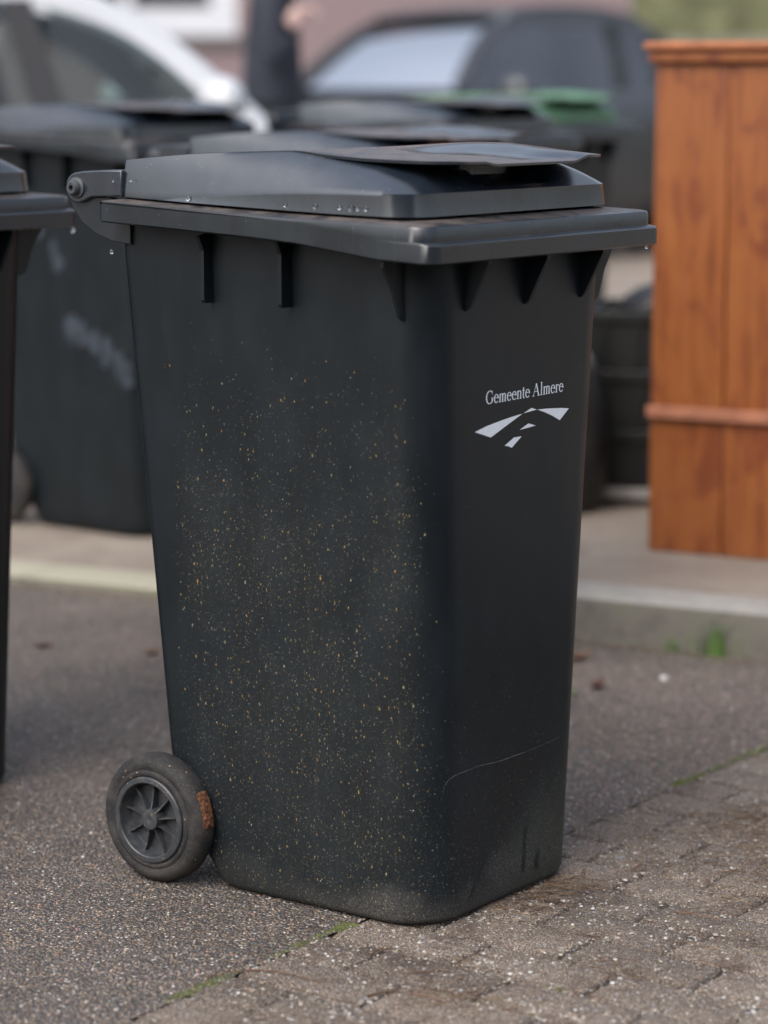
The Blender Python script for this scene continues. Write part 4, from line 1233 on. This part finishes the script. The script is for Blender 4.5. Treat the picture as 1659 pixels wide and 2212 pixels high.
        m = MB(); m.tube([(pts[0][0] - .22, sgn * (halfw * .9), .98), (pts[0][0] - .22, sgn * (halfw + .07), 1.0)], .022, 8); m.build('mirror_arm', M['car_black'], root, smooth=60)
        m = MB(); m.box(.10, .28, sgn * halfw * .985 - .012, sgn * halfw * .985 + .012, .80, .825); bevel(m.build('door_handle', paint_, root), .006)
        m = MB(); m.ball((L2 - .14, sgn * halfw * .66, .68), .13, (.75, 1.25, .55), 14, 8); m.build('headlight', M['lampglass'], root, smooth=180)
        m = MB(); m.ball((-L2 + .10, sgn * halfw * .74, .82), .12, (.6, .8, 1.1), 12, 8); m.build('tail_light', M['lampred'], root, smooth=180)
        for xw in (-length * .31, length * .31):
            m = MB(); m.rev([(.17, -.09), (Rr - .03, -.10), (Rr, -.07), (Rr, .07), (Rr - .03, .10), (.19, .085), (.17, .06)], 36, 'y', closed=True)
            t_ = m.build('wheel', M['car_black'], root, smooth=50); t_.location = (xw, sgn * (halfw - .085), Rr)
            m = MB(); m.rev([(0, .03), (.05, .05), (.12, .05), (.175, .07), (.185, .02), (0, .0)], 30, 'y'); q = m.build('wheel_disc', M['chrome'], t_, smooth=50); q.scale = (1, sgn, 1)
    # seats
    for x in (.02, -.85):
        for y in (-.36, .36):
            m = MB(); m.loft([[(x + dx + .1 * 0, y + dy, z) for dx, dy in ((-.06 - s_, -.24), (.06 - s_, -.24), (.06 - s_, .24), (-.06 - s_, .24))] for z, s_ in ((.55, 0), (.85, .05), (1.12, .12), (1.14, .13))])
            m.loft([[(x + dx, y + dy, z) for dx, dy in ((-.05 - s_, -.13), (.05 - s_, -.13), (.05 - s_, .13), (-.05 - s_, .13))] for z, s_ in ((1.17, .13), (1.20, .135), (1.33, .17))])
            bevel(m.build('car_seat', M['seat'], root), .03, 3)
    return root
hatch_prof = [(1.02, .95), (.81, 1.15), (.66, 1.27), (.49, 1.365), (.27, 1.435), (.0, 1.472), (-.5, 1.485), (-1.0, 1.455), (-1.40, 1.385), (-1.68, 1.24), (-1.90, 1.00)]
hatch_hood = [(-2.1, .80), (-1.95, .96), (-1.2, .985), (0, .965), (1.0, .955), (1.35, .90), (1.8, .80), (2.1, .66)]
suv_prof = [(.95, 1.06), (.68, 1.29), (.42, 1.44), (.08, 1.515), (-.35, 1.535), (-.75, 1.51), (-1.05, 1.43), (-1.27, 1.26), (-1.42, 1.08)]
suv_hood = [(-1.78, .85), (-1.6, 1.06), (-1.0, 1.11), (0, 1.05), (.9, 1.03), (1.2, .99), (1.55, .90), (1.8, .70)]
zc = .085
WC = car((-1.645, 10.1, zc - .02), R(16), M['car_white'], 'white hatchback with curved roofline parked behind the left bins', hatch_prof, hatch_hood)
DC = car((.60, 17.4, zc), R(180 + 46), M['car_dark'], 'dark grey car facing left with pale reflections in its windscreen', suv_prof, suv_hood, .88, 3.6, glass='glass_dark', Rr=.30, pillars=(-.62, -1.02))

# ================================================================== PERSON
def person(loc, rz):
    root = empty('person', loc, rz, label='person in a dark navy coat standing by the brick wall, one hand raised', category='person')
    def skin(name, verts, edges, radii, mat, sub=2, parent=root, root_i=0):
        me = bpy.data.meshes.new(name); me.from_pydata(verts, edges, []); o = bpy.data.objects.new(name, me); COL.objects.link(o); o.parent = parent
        md = o.modifiers.new('skin', 'SKIN'); md.use_smooth_shade = True
        for i, v in enumerate(me.skin_vertices[0].data):
            r = radii[i]; v.radius = r if hasattr(r, '__len__') else (r, r); v.use_root = (i == root_i)
        s_ = o.modifiers.new('sub', 'SUBSURF'); s_.levels = sub; s_.render_levels = sub; me.materials.append(mat); return o
    # facing +x ; y left
    V = [(0, 0, .95), (-.01, 0, 1.12), (-.01, 0, 1.30), (0, 0, 1.44), (.01, 0, 1.52), (.02, 0, 1.60), (.03, 0, 1.68), (.03, 0, 1.77),
         (0, .10, .90), (.03, .11, .50), (-.02, .11, .09), (.10, .12, .03),
         (0, -.10, .90), (-.02, -.11, .50), (-.09, -.11, .09), (.03, -.12, .03)]
    E_ = [(0, 1), (1, 2), (2, 3), (3, 4), (4, 5), (5, 6), (6, 7), (0, 8), (8, 9), (9, 10), (10, 11), (0, 12), (12, 13), (13, 14), (14, 15)]
    Rr_ = [.06, .05, .05, .05, .05, .068, .088, .075, .05, .045, .035, .03, .05, .045, .035, .03]
    skin('body', V, E_, Rr_, M['skin'])
    Vc = [(0, 0, .86), (-.01, 0, 1.0), (-.01, 0, 1.14), (-.01, 0, 1.30), (0, 0, 1.45), (.0, 0, 1.52), (0, .19, 1.43), (-.02, .235, 1.14), (.05, .225, .93), (0, -.19, 1.43), (.0, -.225, 1.15), (.060, -.203, 1.275)]
    Ec = [(0, 1), (1, 2), (2, 3), (3, 4), (4, 5), (4, 6), (6, 7), (7, 8), (4, 9), (9, 10), (10, 11)]
    Rc = [(.125, .14), (.115, .13), (.11, .13), (.115, .14), (.10, .12), (.070, .075), .066, .055, .045, .066, .055, .045]
    skin('coat', Vc, Ec, Rc, M['coat'])
    Vt = [(0, 0, .93), (0, .10, .88), (.03, .11, .50), (-.02, .11, .10), (0, -.10, .88), (-.02, -.11, .50), (-.09, -.11, .10)]
    skin('trousers', Vt, [(0, 1), (1, 2), (2, 3), (0, 4), (4, 5), (5, 6)], [(.13, .15), .10, .075, .062, .10, .075, .062], M['trousers'])
    for x, y in ((.02, .11), (-.05, -.11)):
        m = MB(); m.ball((x + .03, y, .045), .10, (1.35, .48, .45), 14, 8); m.build('shoe', M['shoe'], root, smooth=180)
    # hand raised in front of the chest
    hb = Vector((.066, -.198, 1.29))
    Vh = [hb, hb + Vector((.035, .0, .045)), hb + Vector((.06, 0, .07))]; Eh = [(0, 1), (1, 2)]; Rh = [(.022, .028), (.020, .040), (.014, .036)]
    skin('hand', [tuple(v) for v in Vh], Eh, Rh, M['skin'])
    hnd = root.children[-1] if root.children else root
    for k, (dy, ln) in enumerate(((-.030, .062), (-.010, .074), (.010, .070), (.030, .055))):
        b0 = hb + Vector((.055, dy, .062)); pts = [b0, b0 + Vector((.035, 0, .012)) * (ln / .07), b0 + Vector((.058, 0, -.004)) * (ln / .07), b0 + Vector((.066, 0, -.024)) * (ln / .07)]
        skin('finger', [tuple(v) for v in pts], [(0, 1), (1, 2), (2, 3)], [.0095, .009, .0085, .0075], M['skin'], 1)
    b0 = hb + Vector((.02, .03, .02)); skin('thumb', [tuple(b0), tuple(b0 + Vector((.025, .02, .012))), tuple(b0 + Vector((.05, .022, .016)))], [(0, 1), (1, 2)], [.012, .0105, .009], M['skin'], 1)
    skin('other_hand', [(.05, .225, .93), (.055, .222, .87), (.065, .22, .80)], [(0, 1), (1, 2)], [.026, .032, .016], M['skin'])
    # face details and hair
    m = MB(); m.ball((.015, 0, 1.745), .098, (1.08, .86, 1.05), 20, 12); hr = m.build('hair', M['hair'], root, smooth=180)
    m = MB(); m.loft([[(.118, -.012, 1.665), (.118, .012, 1.665), (.105, .014, 1.665), (.105, -.014, 1.665)], [(.140, -.012, 1.67), (.140, .012, 1.67), (.10, .014, 1.67), (.10, -.014, 1.67)], [(.112, -.006, 1.71), (.112, .006, 1.71), (.10, .008, 1.71), (.10, -.008, 1.71)]]); m.build('nose', M['skin'], root, smooth=60)
    for y in (-.034, .034):
        m = MB(); m.ball((.104, y, 1.705), .011, (.7, 1.2, .7), 10, 6); m.build('eye', M['white_frame'], root, smooth=180)
        m = MB(); m.ball((.02, y * 2.45, 1.69), .028, (.7, .35, 1.1), 10, 6); m.build('ear', M['skin'], root, smooth=180)
    m = MB(); m.ball((.108, 0, 1.635), .02, (.5, 1.2, .3), 10, 6); m.build('mouth', M['leafred'], root, smooth=180)
    return root
PR = person((-.455, 11.1, pave_h(-.50, 11.1)), R(-2))
PR.scale = (1.05, 1.05, 1.05)
# the fingers belong to the hand
hand = [c_ for c_ in bpy.data.objects if c_.name.startswith('hand') and c_.parent == PR][0]
for c_ in list(bpy.data.objects):
    if c_.parent == PR and (c_.name.startswith('finger') or c_.name.startswith('thumb')): c_.parent = hand

# ================================================================== HOUSES AND FENCE
def house(name, x0, x1, y0, depth, hgt, wallmat, wins, lab, face=-1, roofh=2.6, wframe=.2):
    """front wall at y0, facing -y (face=-1) or +y (face=1)"""
    r = empty(name, ((x0 + x1) / 2, y0, 0), 0, label=lab, category='house')
    ox = (x0 + x1) / 2; y1 = y0 + depth * (-face)
    def L(x): return x - ox
    ya, yb = sorted((0, -face * depth)); t = .28
    m = MB()
    # front wall pieces around window openings
    cuts = sorted(set([x0, x1] + [w_[0] for w_ in wins] + [w_[1] for w_ in wins]))
    fy0, fy1 = sorted((0, -face * t))
    for a, b_ in zip(cuts, cuts[1:]):
        ws = sorted([(w_[2], w_[3]) for w_ in wins if w_[0] <= a + 1e-6 and w_[1] >= b_ - 1e-6]); z = 0
        for za, zb_ in ws:
            if za > z: m.box(L(a), L(b_), fy0, fy1, z, za)
            z = zb_
        m.box(L(a), L(b_), fy0, fy1, z, hgt)
    m.box(L(x0), L(x0) + t, *sorted((-face * t, -face * depth)), 0, hgt); m.box(L(x1) - t, L(x1), *sorted((-face * t, -face * depth)), 0, hgt)
    yy = sorted((-face * (depth - t), -face * depth)); m.box(L(x0) + t, L(x1) - t, *yy, 0, hgt)
    m.build('wall', wallmat, r)
    m = MB(); ov = .35; m.prism([(min(0, -face * depth) - ov, hgt), (max(0, -face * depth) + ov, hgt), (-face * depth / 2, hgt + roofh)], 'x', L(x0) - .2, L(x1) + .2); m.build('roof', M['rooftile'], r)
    for wx0, wx1, z0, z1, np_ in wins:
        f0 = .0 if face < 0 else 0; s_ = face
        m = MB(); ys = sorted((-s_ * .02, -s_ * .10)); fr = wframe
        m.box(L(wx0) + .001, L(wx1) - .001, *ys, z0 + .001, z0 + fr); m.box(L(wx0) + .001, L(wx1) - .001, *ys, z1 - fr * .5, z1 - .001)
        m.box(L(wx0) + .001, L(wx0) + fr, *ys, z0 + fr, z1 - fr * .5); m.box(L(wx1) - fr, L(wx1) - .001, *ys, z0 + fr, z1 - fr * .5)
        ww = (wx1 - wx0 - 2 * fr)
        for k in range(1, np_): xc = L(wx0) + fr + ww * k / np_; m.box(xc - .05, xc + .05, *ys, z0 + fr, z1 - fr * .5)
        w_o = m.build('window', M['white_frame'], r)
        for k in range(np_):
            m = MB(); yg = sorted((-s_ * .055, -s_ * .075)); a = L(wx0) + fr + ww * k / np_ + (.05 if k else 0); b_ = L(wx0) + fr + ww * (k + 1) / np_ - (.05 if k < np_ - 1 else 0)
            m.box(a, b_, *yg, z0 + fr, z1 - fr * .5); m.build('window_pane', M['houseglass'], w_o)
        m = MB(); m.box(L(wx0) - .06, L(wx1) + .06, *sorted((s_ * .05, -s_ * .02 - s_ * -.002)), z0 - .09, z0 - .001); m.build('window_sill', M['sill'], w_o)
        m = MB(); m.box(L(wx0) + .002, L(wx1) - .002, *sorted((-s_ * .9, -s_ * .95)), z0, z1); m.build('curtain', M['board'], w_o)
    return r
h1w = [(-3.3, -1.32, 1.62, 3.05, 2), (-7.2, -5.0, 1.0, 3.05, 2), (-11, -9, 1.0, 3.05, 2), (-3.3, -1.32, 4.0, 5.2, 2), (.0, 1.2, 4.0, 5.2, 1), (-7.2, -5.0, 4.0, 5.2, 2)]
house('brick_house', -14, 2.20, 24.0, 8, 5.8, M['pinkbrick'], h1w, 'pinkish brick house across the parking lot with a thick white window frame', roofh=2.2, wframe=.24)
# fence beyond the cabinet
fence = empty('plank_fence', (1.75, 18.2, pave_h(1.75, 18.2)), 0, label='mossy horizontal plank fence behind the wooden cabinet', category='fence')
rr = random.Random(8)
for k in range(12):
    for s_ in range(4):
        m = MB(); z0 = .05 + k * .155; x0 = s_ * 1.8; m.box(x0 + .004, x0 + 1.796, rr.uniform(-.004, .004), .022, z0, z0 + .148)
        o = m.build('plank', M['fence_grey'] if (k * 7 + s_) % 4 == 1 or k == 8 else M['fence'], fence)
for k in range(5):
    m = MB(); m.box(k * 1.8 - .045, k * 1.8 + .045, .026, .116, 0, 1.98); m.build('post', M['fence'], fence)
# houses on the other side of the street, behind the camera (seen only as reflections)
h2w = []
for k in range(5):
    x = -13 + k * 5.4
    h2w += [(x + .6, x + 2.6, 1.0, 2.4, 2), (x + .6, x + 2.6, 3.8, 5.1, 2), (x + 3.4, x + 4.6, 3.8, 5.1, 1)]
house('terraced_house', -14, 13, -16, 8, 6.0, M['redbrick'], h2w, 'red brick terrace on the opposite side of the street', face=1, wframe=.1)
